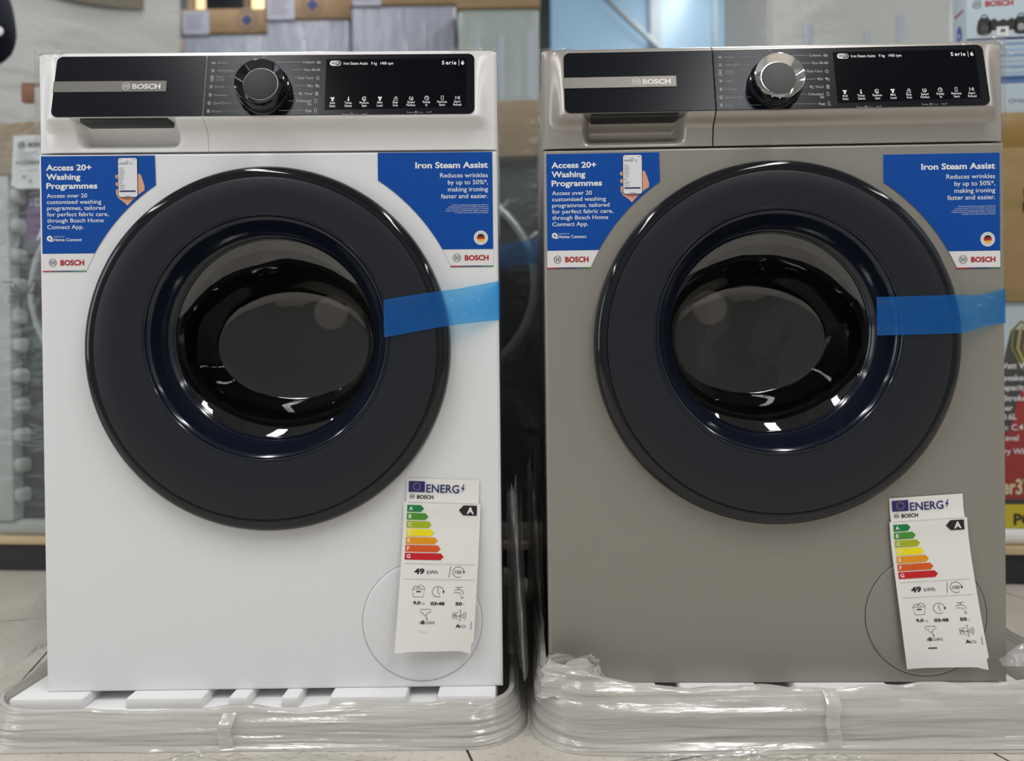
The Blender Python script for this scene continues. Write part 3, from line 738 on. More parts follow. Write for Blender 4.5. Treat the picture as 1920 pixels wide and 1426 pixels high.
WLOC, WROT = Vector((0, 0, .052)), (0, 0, .013)
GLOC, GROT = Vector((.6587, .004, .0532)), (0, -.0011, -.0151)
white_machine = make_machine('white', 'white washing machine with black control knob and black porthole door', WLOC, WROT)
grey_machine = make_machine('grey', 'silver grey washing machine with chrome control knob and black porthole door', GLOC, GROT)

# ------------------------------------------------------------------ energy labels, hanging loose from their top strip
def energy_label(label, host_loc, host_rot, x0, z0, ang, model, curl, sway, seed):
    M = Matrix.Translation(host_loc) @ Euler(host_rot).to_matrix().to_4x4()
    root = empty('energy_label', label, 'energy label', M @ Vector((x0, -.0013, z0)), host_rot)
    W, H, HEAD = 96., 236., 31.
    ca, sa = math.cos(math.radians(ang)), math.sin(math.radians(ang))
    def fn(u, v, lay):
        a = max(0, v-HEAD)/(H-HEAD)
        uu = u-W/2
        y = -.0004 - curl*a**1.3*(1-.25*a) - .0006*math.sin(PI*a)*(uu/48)**2 - .006*a*a*(uu/48)*seed
        y += -.0016*math.exp(-((v-33)/16)**2) if v > HEAD-.6 else 0
        x = u+sway*a**1.5*1000*(1) ; z = -v*(1-.06*a)
        px, pz = (x*ca - z*sa*-1*-1)*.001, 0
        X = (x*ca+z*-sa)*.001; Z = (x*sa+z*ca)*.001
        return Vector((X, y-.00022*lay, Z))
    def sheet(v0, v1, n, name, over=0, lay=0, cut=False):
        b = MB()
        def g(i, j):
            v = lerp(v0, v1, j); u = lerp(-over, W+over, i)
            if cut and j == 1: v += -3*math.sin(PI*i)+ (2 if i > .9 else 0)
            if cut and j > .93 and i > .97: u -= 3
            return fn(u, v, lay)
        b.grid(14, n, g, PAPER); return b.build(name, root, smooth=60)
    sheet(0, HEAD+1, 4, 'adhesive_strip', over=-.5)
    hang = sheet(HEAD-.5, H, 110, 'hanging_sheet', over=2.0, lay=2, cut=True)
    p = Print(lambda u, v, l: fn(u, v, l+3))
    p.rect(3.5, 3.5, 24.5, 17.5, EUBLUE)
    for k in range(12):
        a = 2*PI*k/12; p.disc(14+4.6*math.cos(a), 10.4+4.6*math.sin(a), .62, GOLDP, 2, 6)
    p.text('ENERG', 26.5, 17.6, 10.4, EUBLUE, 43, bold=.012)
    p.poly([(75.2, 6), (72, 12.4), (74.2, 12.4), (72.6, 17.5), (76.6, 10.6), (74.4, 10.6), (76.4, 6)][::-1], EUBLUE)
    emblem(p, 8.3, 23.6, 3.2, BLACKP, .4); p.text('BOSCH', 14.6, 26.4, 5, BLACKP, 21.5, bold=.03)
    p.text(model, 93, 30, 2.5, BLACKP, 24, 'r', .015); p.rect(3, 30.7, 93, 31, GREYLINE)
    for k, w in enumerate((22, 28, 32.5, 36.5, 41.5, 46, 50.5)):
        v = 34.5+10.6*k
        p.poly([(2.5, v), (2.5, v+9), (2.5+w-4, v+9), (2.5+w, v+4.5), (2.5+w-4, v)], BARS[k])
        p.text('ABCDEFG'[k], 4.8, v+6.8, 5, PRINTW, bold=.03, lay=2)
    p.poly([(70, 39.8), (76, 46.5), (93.5, 46.5), (93.5, 33.2), (76, 33.2)], BLACKP); p.text('A', 85, 44, 8.6, PRINTW, al='c', bold=.04, lay=2)
    p.rect(3, 112, 93, 112.4, GREYLINE); p.rect(3, 133, 93, 133.4, GREYLINE)
    p.text('49', 16, 126, 7.2, BLACKP, 13, bold=.04); p.text('kWh', 32.5, 126, 5, BLACKP, 14)
    p.stroke([(61, 130), (63, 115)], .6, BLACKP); p.ring(73, 122.6, 7.2, .55, BLACKP, a0=60, a1=370); p.text('100', 73, 125, 4.6, BLACKP, al='c'); p.poly([(78.8, 121.5), (81.8, 121.5), (80.2, 125)][::-1], BLACKP)
    # basket, clock, tap
    s = lambda *q: p.stroke(list(q), .55, BLACKP)
    s((15, 147), (17, 157.5), (29, 157.5), (31, 147), (15, 147)); s((15.5, 146.5), (18, 142.5), (22, 143.5), (25, 141), (29, 143), (31, 146.5)); s((20, 146), (23, 143.5), (26, 146)); p.rect(20, 149.5, 26, 151, BLACKP)
    p.ring(48, 150, 7.2, .55, BLACKP, a0=60, a1=370); s((48, 144.5), (48, 150), (50, 154)); p.poly([(53.8, 149), (56.8, 149), (55.2, 152.5)][::-1], BLACKP)
    s((69, 148), (73, 146.5), (78, 147), (81, 150), (81.5, 153)); s((69, 151), (74, 150.5), (77.5, 152), (78.5, 154)); s((75, 146.5), (75, 143.5)); s((70.5, 143.5), (79.5, 143.5)); p.ring(79.8, 157.5, 1.4, .5, BLACKP, n=12)
    p.text('9,0', 17, 167.5, 4.2, BLACKP, 9.5, bold=.035); p.text('kg', 28.5, 167.5, 2.8, GREYLINE); p.text('03:48', 48.5, 168.5, 4.4, BLACKP, 18, 'c', .035); p.text('50', 71.5, 168.5, 4.4, BLACKP, 8.5, bold=.035); p.text('L', 82, 168.5, 3.4, GREYLINE)
    s((27, 174.5), (40, 174.5), (40.5, 178.5), (37, 178.5), (35, 182.5), (32.5, 183.5), (30.5, 179), (27, 178.5), (27, 174.5)); s((34.5, 183), (36, 187)); p.ring(36, 188, .9, .5, BLACKP, n=10)
    p.text('A', 26.5, 195, 3.6, BLACKP); p.text('B', 29.5, 195, 5, BLACKP, bold=.04); p.text('CDEFG', 33.5, 195, 3.6, BLACKP, 13)
    s((69, 179), (69, 187), (74.5, 187), (79, 191), (79, 174.5), (74.5, 179), (69, 179)); p.text('72', 69.7, 184.6, 3.4, BLACKP, bold=.03); p.text('dB', 75.4, 184.6, 2.2, BLACKP)
    for q in (3.5, 6, 8.5): p.ring(77.5, 183, q, .55, BLACKP, a0=-40, a1=40, n=10)
    p.text('A', 73.5, 200, 5, BLACKP, bold=.04); p.text('BCD', 78, 200, 3.6, BLACKP, 8.5)
    def vt(t, u, v, h):      # small print running up the edge
        vs, fs = glyphs(t, 0); k = h/cap_height(0)
        p.mb.add([p.fn(u-y*-k, v-x*k, 1) for x, y in vs], fs, BLACKP)
    vt('2019/2014', 92.5, 203, 1.9)
    p.build('label_print', root)
    b = MB(); Pp = Print(lambda u, v, l: fn(u, v, l+3)); Pp.rect(27, 204.5, 38, 206.3, mat('slot_dark', (.06, .055, .05, 1), .7) if seed > 0 else STICKW); Pp.build('hanging_slot', hang)
    return root
energy_label('energy label hanging from the white washing machine, curling at its foot', WLOC, WROT, .1755, .2755, -2.3, 'WGK24420ME', .022, -.004, -1)
energy_label('energy label hanging aslant from the silver grey washing machine', GLOC, GROT, .1462, .2415, 3.4, 'WGK244ZXME', .016, .008, 1)

# ------------------------------------------------------------------ foam bases in stretch film
def loop_pt(x0, x1, y0, y1, r, t):
    """t in 0..1 round a rounded rectangle, starting at the back left and running along the left, front and right sides"""
    seg = [('l', (x0, y1-r), (x0, y0+r)), ('c', (x0+r, y0+r), 180), ('l', (x0+r, y0), (x1-r, y0)), ('c', (x1-r, y0+r), 270), ('l', (x1, y0+r), (x1, y1-r)), ('c', (x1-r, y1-r), 0), ('l', (x1-r, y1), (x0+r, y1)), ('c', (x0+r, y1-r), 90)]
    ln = [math.dist(s[1], s[2]) if s[0] == 'l' else r*PI/2 for s in seg]
    d = (t % 1)*sum(ln)
    for s, l in zip(seg, ln):
        if d <= l or s is seg[-1]:
            f = min(1, d/l)
            if s[0] == 'l':
                a, b2 = Vector(s[1]), Vector(s[2]); q = a.lerp(b2, f); dr = (b2-a).normalized(); return q, Vector((dr.y, -dr.x))
            a = math.radians(s[2]+90*f); n = Vector((math.cos(a), math.sin(a))); return Vector(s[1])+n*r, n
        d -= l

def packed_base(label, x0, x1, y0, y1, r, blocks, top, film_top, seam_x, seed, out0):
    cx = (x0+x1)/2
    root = empty('packing_base', label, 'packing base', (cx, (y0+y1)/2, 0))
    off = Vector((-cx, -(y0+y1)/2, 0))
    b = MB(); b.box(x0+.03, x1-.03, y0+.022, y1-.02, .003, top-.013, FOAM, .008, 3)
    for a, c in blocks: b.box(a, c, y0+.026, y0+.16, top-.016, top, FOAM, .003)
    b.box(x0+.06, x1-.06, y0+.18, y1-.05, top-.016, top, FOAM, .003)
    b.build('foam_tray', root, loc=off)
    def wall(i, j):
        q, n = loop_pt(x0, x1, y0, y1, r, i)
        h = film_top(q.x, q.y)
        prof = [(out0, .0005), (.008, .004), (.003, .012), (.0035, .4*.05), (.002, .62*h), (-.004, .85*h), (-.008, h), (-.013, h+.002), (-.014, .8*h), (-.012, .3*h), (-.010, .004), (out0, .0005)]
        k = j*(len(prof)-1); a = min(int(k), len(prof)-2); f = k-a
        o = lerp(prof[a][0], prof[a+1][0], f); z = lerp(prof[a][1], prof[a+1][1], f)
        s = i*5.2
        w = fbm(s*1.1, z*60+s*.5, seed)*.0042+fbm(s*2.6, z*170-s*1.1, seed+5)*.0020
        if j < .08 or j > .62: w *= .25
        o2 = .012*max(0, fbm(s*3.1, seed, .3))*(1 if j < .07 or j > .98 else 0)
        rise = .006*fbm(s*5, seed+2, 1.1)*sst(.42, .55, j)*(1-sst(.62, .8, j))
        return Vector((q.x+n.x*(o+w+o2), q.y+n.y*(o+w+o2), max(.0006, z+rise+abs(w)*.3)))+off
    b = MB(); b.grid(460, 66, wall, WRAP, closed=True); fl = b.build('stretch_film', root, smooth=80)
    b = MB()
    def seam(i, j):
        z = .002+(film_top(seam_x, y0)-.002)*j
        return Vector((seam_x+(i-.5)*.017+.0015*math.sin(j*9), y0-.0075-abs(fbm(j*6, i*2, seed))*.002+.014*sst(.75, 1, j), z))+off
    b.grid(6, 24, seam, WRAP); b.build('film_seam', root, smooth=80)
    return root, off

wb, woff = packed_base('film wrapped foam base under the white washing machine', -.372, .320, -.050, .64, .07,
    [(-.335, -.240), (-.185, -.086), (-.053, -.028), (.015, .037), (.077, .175), (.215, .29)], .052,
    lambda x, y: .045+.005*math.sin(x*9)+.03*sst(.02, .2, y)*sst(-.25, -.33, x), -.044, 1.3, .010)
gb, goff = packed_base('film wrapped foam base under the silver grey washing machine', .343, 1.03, -.066, .64, .07,
    [(.40, .5), (.53, .63), (.68, .8), (.85, .95)], .0532,
    lambda x, y: .072+.022*sst(.50, .37, x)+.012*sst(.85, 1.0, x)+.05*sst(.05, .25, y), .70, 7.9, .010)
# film standing up against the white machine's corner and hanging in the gap between the machines
def film_piece(fn, nu, nv, lab, m=HAZY):
    b = MB(); b.grid(nu, nv, fn, m); return tag(b.build('loose_film', smooth=80), lab, 'plastic film')
def flap(i, j):
    y = lerp(-.02, .30, i); h = .105*(1-.6*i)
    z = .085+h*j; x = lerp(-.346, -.310, j**.8)+fbm(y*14, z*20, 2.2)*.007
    return Vector((x, y+.02*j, z))
film_piece(flap, 30, 16, 'clear film standing up against the foot of the white washing machine')
def sheet1(i, j):
    z = .056+(.25+.05*fbm(i*4, 1, 2))*j
    x = lerp(.3045, .3335-.008*j, i); return Vector((x, .07+.05*math.sin(i*6+j*2)+fbm(x*90, z*9, 3.1)*.03, z))
film_piece(sheet1, 40, 50, 'clear film hanging beside the white washing machine in the gap')
def sheet2(i, j):
    z = .105+(.22+.05*fbm(i*4, 6, 2))*j
    x = lerp(.3360, .3560, i); return Vector((x, .16+.05*math.sin(i*5+j*3)+fbm(x*90, z*8, 8.1)*.03, z))
film_piece(sheet2, 40, 50, 'clear film hanging beside the silver grey machine in the gap')
b = MB()
def tuft(i, j):
    a = i*2*PI; rr = .035*(1-.35*j); z = .058+.045*j+fbm(i*7, j*3, 4)*.010
    return Vector((.388+rr*math.cos(a)*1.35+fbm(i*9, j*4, 2)*.01, -.036+rr*math.sin(a)*.6, z))+goff
b.grid(40, 10, tuft, WRAP); b.build('film_tuft', gb, smooth=80)
def rc(i, j):
    x = lerp(.93, 1.01, i); z = .088+.065*j*i; return Vector((x+.01*j, lerp(-.035, -.012, j)+fbm(x*30, z*30, 6)*.008, z))
film_piece(rc, 24, 16, 'clear film sticking up at the outer corner of the silver grey machine base')
# flat scraps of film on the floor
for nm, lab, cx, cy, wx, wy, sd in (('film_scrap', 'flat scrap of clear film on the floor before the base of the white machine', .02, -.085, .30, .035, 1.), ('film_scrap', 'long scrap of clear film on the floor before the base of the silver machine', .60, -.092, .34, .022, 5.)):
    b = MB()
    def fn(i, j, cx=cx, cy=cy, wx=wx, wy=wy, sd=sd):
        w = (1-abs(2*i-1)**3); return Vector(((i-.5)*wx, (j-.5)*wy*w+.01*fbm(i*4, sd, 0), .0012+abs(fbm(i*9, j*3, sd))*.010*w))
    b.grid(60, 12, fn, THIN); tag(b.build(nm, loc=(cx, cy, 0), smooth=80), lab, 'plastic film')

# ------------------------------------------------------------------ wrapped machines on the platform behind
def packed_washer(label, u, group, sticker):
    root = empty('packed_washing_machine', label, 'washing machine', pl(u, .04, .082), (0, 0, pa), group)
    b = MB(); b.box(-.315, .315, -.012, .60, 0, .036, FOAMG, .012, 3); b.build('foam_base', root)
    b = MB(); b.box(-.298, .298, .012, .585, .036, .875, GRAPHITE, .006); b.build('cabinet', root)
    b = MB(); b.lathe([(.236, .013), (.236, .004), (.230, -.004), (.221, -.006), (.216, -.003)], (0, 0, .591), RINGM, 96); rg = b.build('door_ring', root, smooth=50)
    b = MB(); b.lathe([(.216, -.003), (.17, -.002), (.155, .004), (.05, .006)], (0, 0, .591), mat('dark_glass', (.012, .016, .016, 1), .12), 96, cap1=True); b.build('door_glass', rg, smooth=50)
    b = MB(); b.box(-.325, .325, -.02, .60, .875, 1.003, CARD, .004); b.build('cardboard_cap', root)
    for sx in (-1, 1):
        b = MB(); xo = sx*.330; xi = sx*.262
        b.box(min(xo, xi), max(xo, xi), -.022, .05, .036, .875, FOAMG, .006)
        for k in range(11):
            z = .08+.073*k; b.box(min(xi, xi-sx*.022), max(xi, xi-sx*.022), -.024, .03, z, z+.036, FOAMG, .012, 3)
        b.build('foam_corner', root)
    def fn(i, j):
        q, n = loop_pt(-.338, .338, -.030, .61, .03, i); z = .004+1.003*j
        w = fbm(i*26, z*9, u)*.006
        return Vector((q.x+n.x*w, q.y+n.y*w, z))
    b = MB(); b.grid(150, 40, fn, BACKWRAP, closed=True); b.build('packing_film', root, smooth=80)
    def tp(i, j): return Vector((lerp(.12, .336, i), -.010-.016*i, .645+(j-.5)*.055+.03*i))
    b = MB(); b.grid(8, 4, tp, TAPE); b.build('blue_tape', root)
    if sticker:
        def lf(ux, v, lay): return Vector((-.245+ux*.001, -.0225-.0003*lay-.004*max(0, math.sin(v*.03)), .968-v*.001))
        p = Print(lf); p.poly([(0, 0), (-8, 120), (10, 128), (150, 128), (150, 0)], STICKW, 0)
        emblem(p, 22, 24, 9, BLACKP, 1.4); p.text('BOSCH', 40, 29, 11, BLACKP, 46, bold=.03)
        p.text('Washing machine', 10, 44, 5, GREYLINE); p.text('Machine a laver', 10, 53, 5, GREYLINE); p.rect(10, 57, 60, 58, GREYLINE)
        p.text('WGG244AXGC', 6, 70, 9, BLACKP, 82, bold=.02)
        p.text('Type No. 220-240 V  50 Hz', 12, 86, 4.4, GREYLINE); icon(p, 'box', 26, 100, 5, GREYLINE); icon(p, 'box', 42, 110, 5, BLACKP)
        p.build('packing_label', root)
        def pf(ux, v, lay): return Vector((-.250+ux*.001, .0115-.0003*lay, .836-v*.001))
        p = Print(pf); p.rect(0, 0, 120, 118, PURPLEP, 0); p.text('i-DOS', 18, 30, 19, PRINTW, 62); p.text('A', 34, 112, 26, PRINTW, bold=.02)
        p.build('purple_sticker', root)
        def kf(ux, v, lay): return Vector((-.235+ux*.001, -.0385-.0003*lay, .620-v*.001))
        p = Print(kf)
        p.stroke([(34, 30), (46, 4), (50, 2), (54, 4), (66, 30), (62, 34), (38, 34), (34, 30)], 3, BLACKP)
        p.stroke([(-30, 6), (-4, 6), (6, 20), (16, 26), (8, 36)], 2, BLACKP); p.text('30', -12, 30, 14, BLACKP, 18)
        for k in range(3): p.rect(-18, 40+7*k, 8, 42+7*k, BLACKP)
        p.build('recycling_mark', root)
    return root
packed_washer('wrapped dark washing machine with white product label behind the white washing machine', .228, None, True)
packed_washer('wrapped dark washing machine seen in the gap between the two front machines', 1.013, None, False)
# small film wrapped parcel lying on the wrapped machine
pc = empty('parcel', 'small grey parcel with brown edges on top of the wrapped machine', 'parcel', pl(-.02, .18, 1.096), (0, 0, .1))
GREYP = mat('grey_parcel_paper', (.42, .43, .42, 1), .6, vary=(14, (.52, .52, .50, 1), (1, 1, 1)))
b = MB(); b.box(-.055, .30, -.06, .2, 0, .118, GREYP, .004); b.build('parcel_body', pc)
b = MB(); b.box(-.058, .302, -.063, -.052, .112, .121, mat('brown_tape', S(124, 86, 66), .5), .002); b.box(-.059, -.03, -.0635, -.06, .07, .113, mat('brown_tape'), .001); b.build('brown_tape', pc)

# ------------------------------------------------------------------ boxes stacked at the right end of the platform
fr = empty('wrapped_foam_pad', 'white film wrapped foam pad under the red mixer box', 'packing pad', pl(2.44, .26, .082), (0, 0, pa))
b = MB(); b.box(-.30, .30, -.245, .24, 0, .034, FOAM, .014, 4); b.build('foam', fr)
mix = empty('mixer_box', 'dark and red printed kitchen machine box at the foot of the stack', 'box', pl(2.46, .26, .116), (0, 0, pa))
DKGREY = mat('dark_grey_print', (.05, .055, .055, 1), .5); BOXRED = mat('box_red', S(150, 50, 48), .5); YEL = mat('box_yellow', S(196, 178, 44), .5); PALE = mat('pale_box_print', S(176, 190, 196), .5)
BH = .491
b = MB(); b.box(-.30, .30, -.23, .20, 0, BH, DKGREY, .002); b.build('carton', mix)
def mf(u, v, lay): return Vector((-.30+u*.001, -.2305-.0003*lay, BH-v*.001))
p = Print(mf)
p.rect(0, 0, 600, 60, PALE, 0); p.rect(0, 281, 600, 427, BOXRED, 0); p.poly([(104, 281), (128, 190), (146, 196), (150, 281)], BOXRED, 0)
p.rect(60, 438, 600, 490, YEL, 0)
for k in range(7):
    p.stroke([(136+k*7, 150), (110+12*k, 100), (112+16*k, 62-8*math.sin(k*.5)), (128+20*k, 44), (160+20*k, 52+6*k)], 6, mat('whisk_gold', S(168, 150, 92), .4) if k % 2 else mat('whisk_olive', S(112, 112, 60), .5), 1)
p.poly([(60, 0), (112, 0), (108, 60), (92, 128), (60, 128)], PALE, 1)
for t, v, u in (('Watt Wired', 144, 82), ('Speaker', 170, 84), ('Capacity', 191, 80), ('Stroke mode', 214, 92), ('Timer', 235, 68), ('10.6L', 254, 84), ('Form: C.4', 277, 62), ('Level', 300, 88), ('Dry Whisk', 329, 80)):
    p.text(t, u, v, 12, PRINTW, bold=.01, lay=3)
p.text('er37', 88, 415, 32, mat('pale_gold_print', S(206, 200, 160), .5), 60, bold=.03, lay=3); p.text('POWER', 112, 482, 24, BLACKP, bold=.03, lay=3)
p.build('box_print', mix)
ct = empty('carton', 'plain brown carton with black letters between the red box and the striped box', 'box', pl(2.46, .25, .116+BH), (0, 0, pa))
b = MB(); b.box(-.30, .32, -.23, .20, 0, .405, CARD2, .003); b.build('carton_body', ct)
def cf(u, v, lay): return Vector((-.30+u*.001, -.2305-.0003*lay, .405-v*.001))
p = Print(cf); p.text('NET', 130, 184, 20, BLACKP, bold=.03); p.text('FOR', 128, 213, 20, BLACKP, bold=.03)
p.build('carton_lettering', ct)
b = MB(); b.box(-.301, .321, -.2306, .201, .33, .395, mat('carton_tape', S(140, 112, 60), .35), .001); b.build('packing_tape', ct)
kb = empty('kitchen_appliance_box', 'pale blue striped box picturing a black kitchen appliance on top of the carton', 'box', pl(2.433, .25, .116+BH+.405), (0, 0, pa))
KB = mat('pale_blue_box', S(184, 200, 210), .45); KH = .42
b = MB(); b.box(-.245, .30, -.205, -.145, 0, KH, KB, .002); b.build('carton_body', kb)
def kf(u, v, lay): return Vector((-.245+u*.001, -.2055-.0003*lay, KH-.003-v*.001))
p = Print(kf)
STR = [mat('stripe_1', S(120, 150, 186), .5), mat('stripe_2', S(150, 176, 202), .5), mat('stripe_3', S(74, 108, 168), .5)]
p.rect(0, 246, 545, 251, NAVYP)
for k in range(7): p.rect(0, 257+12.5*k, 545, 263.5+12.5*k, STR[(k) % 2])
p.rect(0, 330, 545, 346, STR[2])
emblem(p, 22, 172, 9, GREYLINE, 1.6); p.text('BOSCH', 39, 177, 12, REDP, 58, bold=.035)
for cu, sg in ((37, 1), (113, -1)):
    p.poly([(cu-14, 236), (cu-16, 226), (cu-13, 208), (cu-8, 202), (cu+8, 202), (cu+13, 208), (cu+16, 226), (cu+14, 236), (cu+6, 240), (cu-6, 240)], BLACKP)
    p.ring(cu, 203, 7, 2, BLACKP, a0=180, a1=360, n=12); p.disc(cu, 225, 8, GREYLINE if sg < 0 else DKGREY, 2)
p.poly([(45, 230), (45, 210), (58, 204), (66, 211), (76, 206), (84, 210), (94, 204), (104, 212), (104, 230), (86, 230), (86, 222), (63, 222), (63, 230)], BLACKP)
p.rect(62, 223, 87, 244, STICKW, 2); p.text('M', 75, 236, 9, BLACKP, al='c', bold=.03, lay=3)
p.text('+1x', 98, 388, 8, NAVYP, bold=.01); p.ring(92, 385, 4.5, 1, NAVYP, n=14); p.ring(124, 385, 6, 1, NAVYP, n=16); p.poly([(120, 388), (126, 380), (129, 382), (123, 389)], NAVYP, 2)
p.build('box_print', kb)
def kside(u, v, lay): return Vector((-.2455-.0003*lay, -.205+.060-u*.001, KH-v*.001))
p = Print(kside)
p.disc(30, 232, 11, mat('seal_blue', S(70, 80, 170), .5), 1, 24, 24); p.text('3x', 30, 232, 8, PRINTW, al='c', bold=.03, lay=2); p.text('BOSCH', 12, 184, 7, REDP, 36, bold=.03)
p.build('side_print', kb)

# ------------------------------------------------------------------ tall wrapped goods further back
WHITEWRAP = mat('white_wrapped_panel', S(178, 182, 180), .35, bump=(5, .5, .03, (1, 1, 2)))
LAV = mat('lavender_wrapped_panel', S(160, 166, 182), .3, bump=(6, .6, .03, (2, 2, .6)))
GREEN = mat('pale_green_wrapped_panel', S(158, 170, 166), .3, bump=(6, .6, .03, (2, 2, .6)))
def tall(name, label, cat, x0, x1, y0, y1, h, m, cap=None, lab=False, group=None, mark=None, rot=0):
    cx, cy = (x0+x1)/2, (y0+y1)/2; w, d = (x1-x0)/2, (y1-y0)/2
    root = empty(name, label, cat, (cx, cy, 0), (0, 0, rot), group)
    b = MB(); b.box(-w, w, -d, d, 0, h-(.13 if cap else 0), m, .015, 3); b.build('wrapped_body', root)
    if cap: b = MB(); b.box(-w-.008, w+.008, -d-.008, d+.008, h-.13, h, cap, .004); b.build('cardboard_cap', root)
    def fn(u, v, lay): return Vector((-w+u, -d-.0085-.0012*lay, h-v))
    if lab:
        p = Print(fn); p.rect(.01, .012, .15, .135, mat('label_lilac', S(178, 180, 200), .5))
        for k in range(5): p.rect(.025, .03+.018*k, .12-.01*(k % 3), .036+.018*k, GREYLINE, 2)
        p.build('packing_label', root)
    if mark:
        p = Print(fn); p.disc(mark, .062, .032, mat('cap_mark_blue', S(52, 62, 120), .6), 1, 4 if lab else 16); p.ring(mark, .062, .05, .006, mat('cap_mark_grey', S(110, 100, 96), .6)); p.build('cap_mark', root)
    if h == 2.5: return root
    # vertical folds and straps of the film
    b = MB()
    for k in range(3):
        q = random.random(); xx = -w+2*w*(.08+.3*k+.2*q); b.box(xx, xx+.012+.035*random.random(), -d-.004, -d, .1, h-.17-.25*random.random(), mat('film_strip', S(172, 178, 190), .2), .002)
    b.build('film_strip', root)
    return root
BC = 'wrapped cartons in the row behind'
tall('wrapped_carton', 'film wrapped tall carton with small blue cap mark at the far end of the row', 'wrapped carton', -2.1, -1.60, 3.22, 3.8, 2.42, LAV, CARD, True, mark=.37)
tall('wrapped_carton', 'film wrapped tall carton with white label under the warm lit panel', 'wrapped carton', -1.44, -.97, 2.98, 3.5, 2.42, LAV, CARD, True, mark=.35)
tall('wrapped_carton', 'film wrapped tall carton with a blue square on its cap', 'wrapped carton', -.94, -.51, 2.83, 3.35, 2.42, LAV, CARD, True, mark=.24)
tall('wrapped_carton', 'film wrapped tall carton behind the display of the white machine', 'wrapped carton', -.475, .04, 2.70, 3.2, 2.42, LAV, CARD, True)
tall('wrapped_carton', 'pale green wrapped carton behind the gap between the machines', 'wrapped carton', .075, .44, 2.40, 2.9, 2.25, GREEN, CARD)
tall('wrapped_refrigerator', 'pale wrapped refrigerator beside the bluish shop window', 'refrigerator', 1.245, 1.90, 1.72, 2.3, 2.1, WHITEWRAP)
rf = tall('wrapped_refrigerator', 'white wrapped refrigerator with a brown cardboard flap near the dark sleeve', 'refrigerator', -2.20, -1.30, 2.115, 2.865, 2.5, WHITEWRAP, rot=.5)
b = MB()
b.grid(24, 6, lambda i, j: Vector((lerp(-.25, .30, i), -.384-.012*math.sin(PI*i), lerp(2.105-.035*math.sin(PI*i)-.02*i, 2.40, j))), mat('grey_brown_cardboard', S(116, 110, 98), .8)); b.build('cardboard_flap', rf)
# far wall: dark cabinets and warm lit panels
WARM = mat('warm_lit_panel', (1.0, .70, .38, 1), .5, emis=1.3)
DKC = mat('dark_cabinet', (.02, .022, .028, 1), .4)
def backpanel(name, label, cat, x0, x1, z0, z1, m, d=.1):
    b = MB(); b.box(-(x1-x0)/2, (x1-x0)/2, -d, 0, 0, z1-z0, m, .006)
    return tag(b.build(name, loc=((x0+x1)/2, YB-.003, z0)), label, cat)
NAVYC = mat('navy_post', (.010, .014, .030, 1), .5); PGREY = mat('pale_post', S(150, 152, 162), .5)
backpanel('shelf_post', 'dark navy post beside the white refrigerator', 'post', -2.47, -2.37, 0, 3.45, NAVYC)
backpanel('shelf_post', 'narrow pale post between dark post and first lit panel', 'post', -2.33, -2.27, 0, 3.45, PGREY)
backpanel('shelf_post', 'broad pale post beside the first lit panel', 'post', -2.23, -2.07, 0, 3.45, PGREY)
backpanel('lit_panel', 'warm lit narrow wall panel left of the dark cabinet', 'lamp', -2.01, -1.92, 2.86, 3.45, WARM)
backpanel('wall_cabinet', 'black wall cabinet between the two warm lit panels', 'cabinet', -1.90, -1.62, 1.6, 3.45, DKC, .2)
backpanel('lit_panel', 'warm lit wide wall panel right of the dark cabinet', 'lamp', -1.60, -1.46, 2.95, 3.45, WARM)

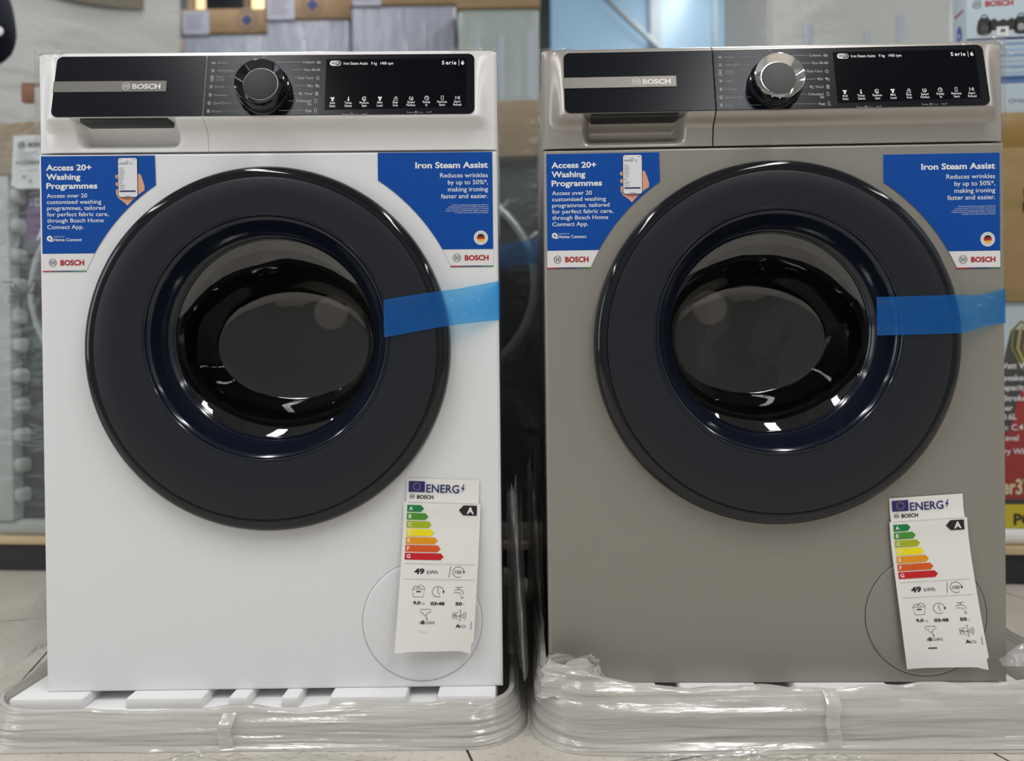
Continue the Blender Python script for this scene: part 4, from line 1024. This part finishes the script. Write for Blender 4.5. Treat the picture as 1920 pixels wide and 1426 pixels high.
# ------------------------------------------------------------------ person at the far left, only the elbow in the frame
def person():
    root = empty('person', 'person in a dark navy jacket with bent arm behind the wrapped machine', 'person', (-1.40, 1.20, .090))
    NAVY = mat('navy_jacket_cloth', (.006, .008, .018, 1), .95, spec=.2, bump=(60, .3, .003, (1, 1, 1)))
    SK = mat('skin', S(190, 140, 112), .5); TR = mat('dark_trousers', (.03, .03, .035, 1), .8); HAIR = mat('black_hair', (.01, .008, .007, 1), .6); SHOE = mat('black_shoe', (.01, .01, .01, 1), .4)
    def skin(name, verts, edges, radii, m, sub=2, parent=root):
        me = bpy.data.meshes.new(name); me.from_pydata(verts, edges, []); o = bpy.data.objects.new(name, me); C.objects.link(o); o.parent = parent
        me.materials.append(m)
        o.modifiers.new('s', 'SKIN')
        for sv, r in zip(me.skin_vertices[0].data, radii): sv.radius = r if isinstance(r, tuple) else (r, r)
        me.skin_vertices[0].data[0].use_root = True
        s = o.modifiers.new('u', 'SUBSURF'); s.levels = s.render_levels = sub
        dg = bpy.context.evaluated_depsgraph_get(); dg.update()
        ev = o.evaluated_get(dg); nm = bpy.data.meshes.new_from_object(ev); o.modifiers.clear(); o.data = nm
        for p in nm.polygons: p.use_smooth = True
        return o
    # body: pelvis root, legs, spine, neck, head, arms
    V = [(0, 0, .95), (0, .01, 1.12), (0, .0, 1.32), (0, .01, 1.44), (0, 0, 1.53), (0, -.015, 1.62), (0, -.01, 1.71),
         (.10, 0, .88), (.11, -.01, .50), (.115, .03, .09), (.12, -.10, .045), (-.10, 0, .88), (-.11, -.01, .50), (-.115, .03, .09), (-.12, -.10, .045),
         (.16, .01, 1.47), (.235, -.035, 1.33), (.10, -.24, 1.34), (.01, -.27, 1.37), (-.18, .01, 1.42), (-.24, -.02, 1.16), (-.12, -.22, 1.20), (-.03, -.26, 1.24)]
    E_ = [(0, 1), (1, 2), (2, 3), (3, 4), (4, 5), (5, 6), (0, 7), (7, 8), (8, 9), (9, 10), (0, 11), (11, 12), (12, 13), (13, 14), (3, 15), (15, 16), (16, 17), (17, 18), (3, 19), (19, 20), (20, 21), (21, 22)]
    Rr = [(.15, .11), (.14, .10), (.16, .11), (.12, .09), .055, (.075, .09), (.07, .085), .085, .06, .045, .04, .085, .06, .045, .04, .07, .052, .040, .030, .07, .052, .040, .030]
    skin('body', V, E_, Rr, SK)
    jv = [V[0], V[1], V[2], V[3], (.16, .01, 1.475), (.236, -.037, 1.328), (.112, -.225, 1.338), (-.18, .01, 1.425), (-.242, -.02, 1.158), (-.135, -.20, 1.195), (0, .005, 1.48)]
    je = [(0, 1), (1, 2), (2, 3), (3, 4), (4, 5), (5, 6), (3, 7), (7, 8), (8, 9), (3, 10)]
    jk = skin('jacket', jv, je, [(.18, .135), (.17, .125), (.185, .135), (.15, .115), .098, .082, .058, .098, .082, .058, (.075, .075)], NAVY)
    b = MB(); b.lathe([(.013, 0), (.013, -.004), (.009, -.006)], (.285, -.098, 1.345), mat('white_button', (.8, .8, .78, 1), .4), 20, cap1=True); b.build('button', jk)
    skin('trousers', [(0, 0, .96), (.10, 0, .88), (.11, -.01, .50), (.115, .03, .13), (-.10, 0, .88), (-.11, -.01, .50), (-.115, .03, .13)], [(0, 1), (1, 2), (2, 3), (0, 4), (4, 5), (5, 6)], [(.165, .125), .105, .078, .066, .105, .078, .066], TR)
    for sx in (1, -1): skin('shoe', [(sx*.115, .05, .05), (sx*.118, -.05, .045), (sx*.12, -.15, .035)], [(0, 1), (1, 2)], [.05, .05, .04], SHOE)
    skin('hair', [(0, .02, 1.70), (0, .03, 1.75), (0, .05, 1.66)], [(0, 1), (0, 2)], [(.092, .10), (.07, .08), (.075, .06)], HAIR)
    for sx in (-1, 1):
        b = MB(); b.lathe([(.002, -.012), (.008, -.009), (.010, 0)], (sx*.030, -.098, 1.665), BLACKP, 16); b.build('eye', root)
    b = MB(); b.tube([(0, -.092, 1.675), (0, -.115, 1.645), (0, -.100, 1.635)], [.008, .014, .01], SK); b.build('nose', root)
    b = MB(); b.tube([(-.022, -.094, 1.607), (0, -.102, 1.605), (.022, -.094, 1.607)], [.003, .006, .003], mat('lips', S(150, 84, 76), .5)); b.build('mouth', root)
    def hand(base, dirv, side):
        b2 = Vector(base); d = Vector(dirv).normalized(); n = Vector((0, 0, 1)); s_ = d.cross(n).normalized()
        for k, ln in enumerate((.068, .078, .072, .056)):
            o = b2+n*(.03-.02*k)
            skin('finger', [o, o+d*.045, o+d*(.045+ln*.5)+s_*.012*side, o+d*(.045+ln*.75)+s_*.035*side], [(0, 1), (1, 2), (2, 3)], [.010, .0095, .0088, .0075], SK, 1)
        skin('finger', [b2+n*.025, b2+d*.02+n*.055, b2+d*.045+n*.075], [(0, 1), (1, 2)], [.012, .011, .009], SK, 1)
    hand((.01, -.27, 1.37), (-1, -.3, .1), 1); hand((-.03, -.26, 1.24), (1, -.3, .1), -1)
person()
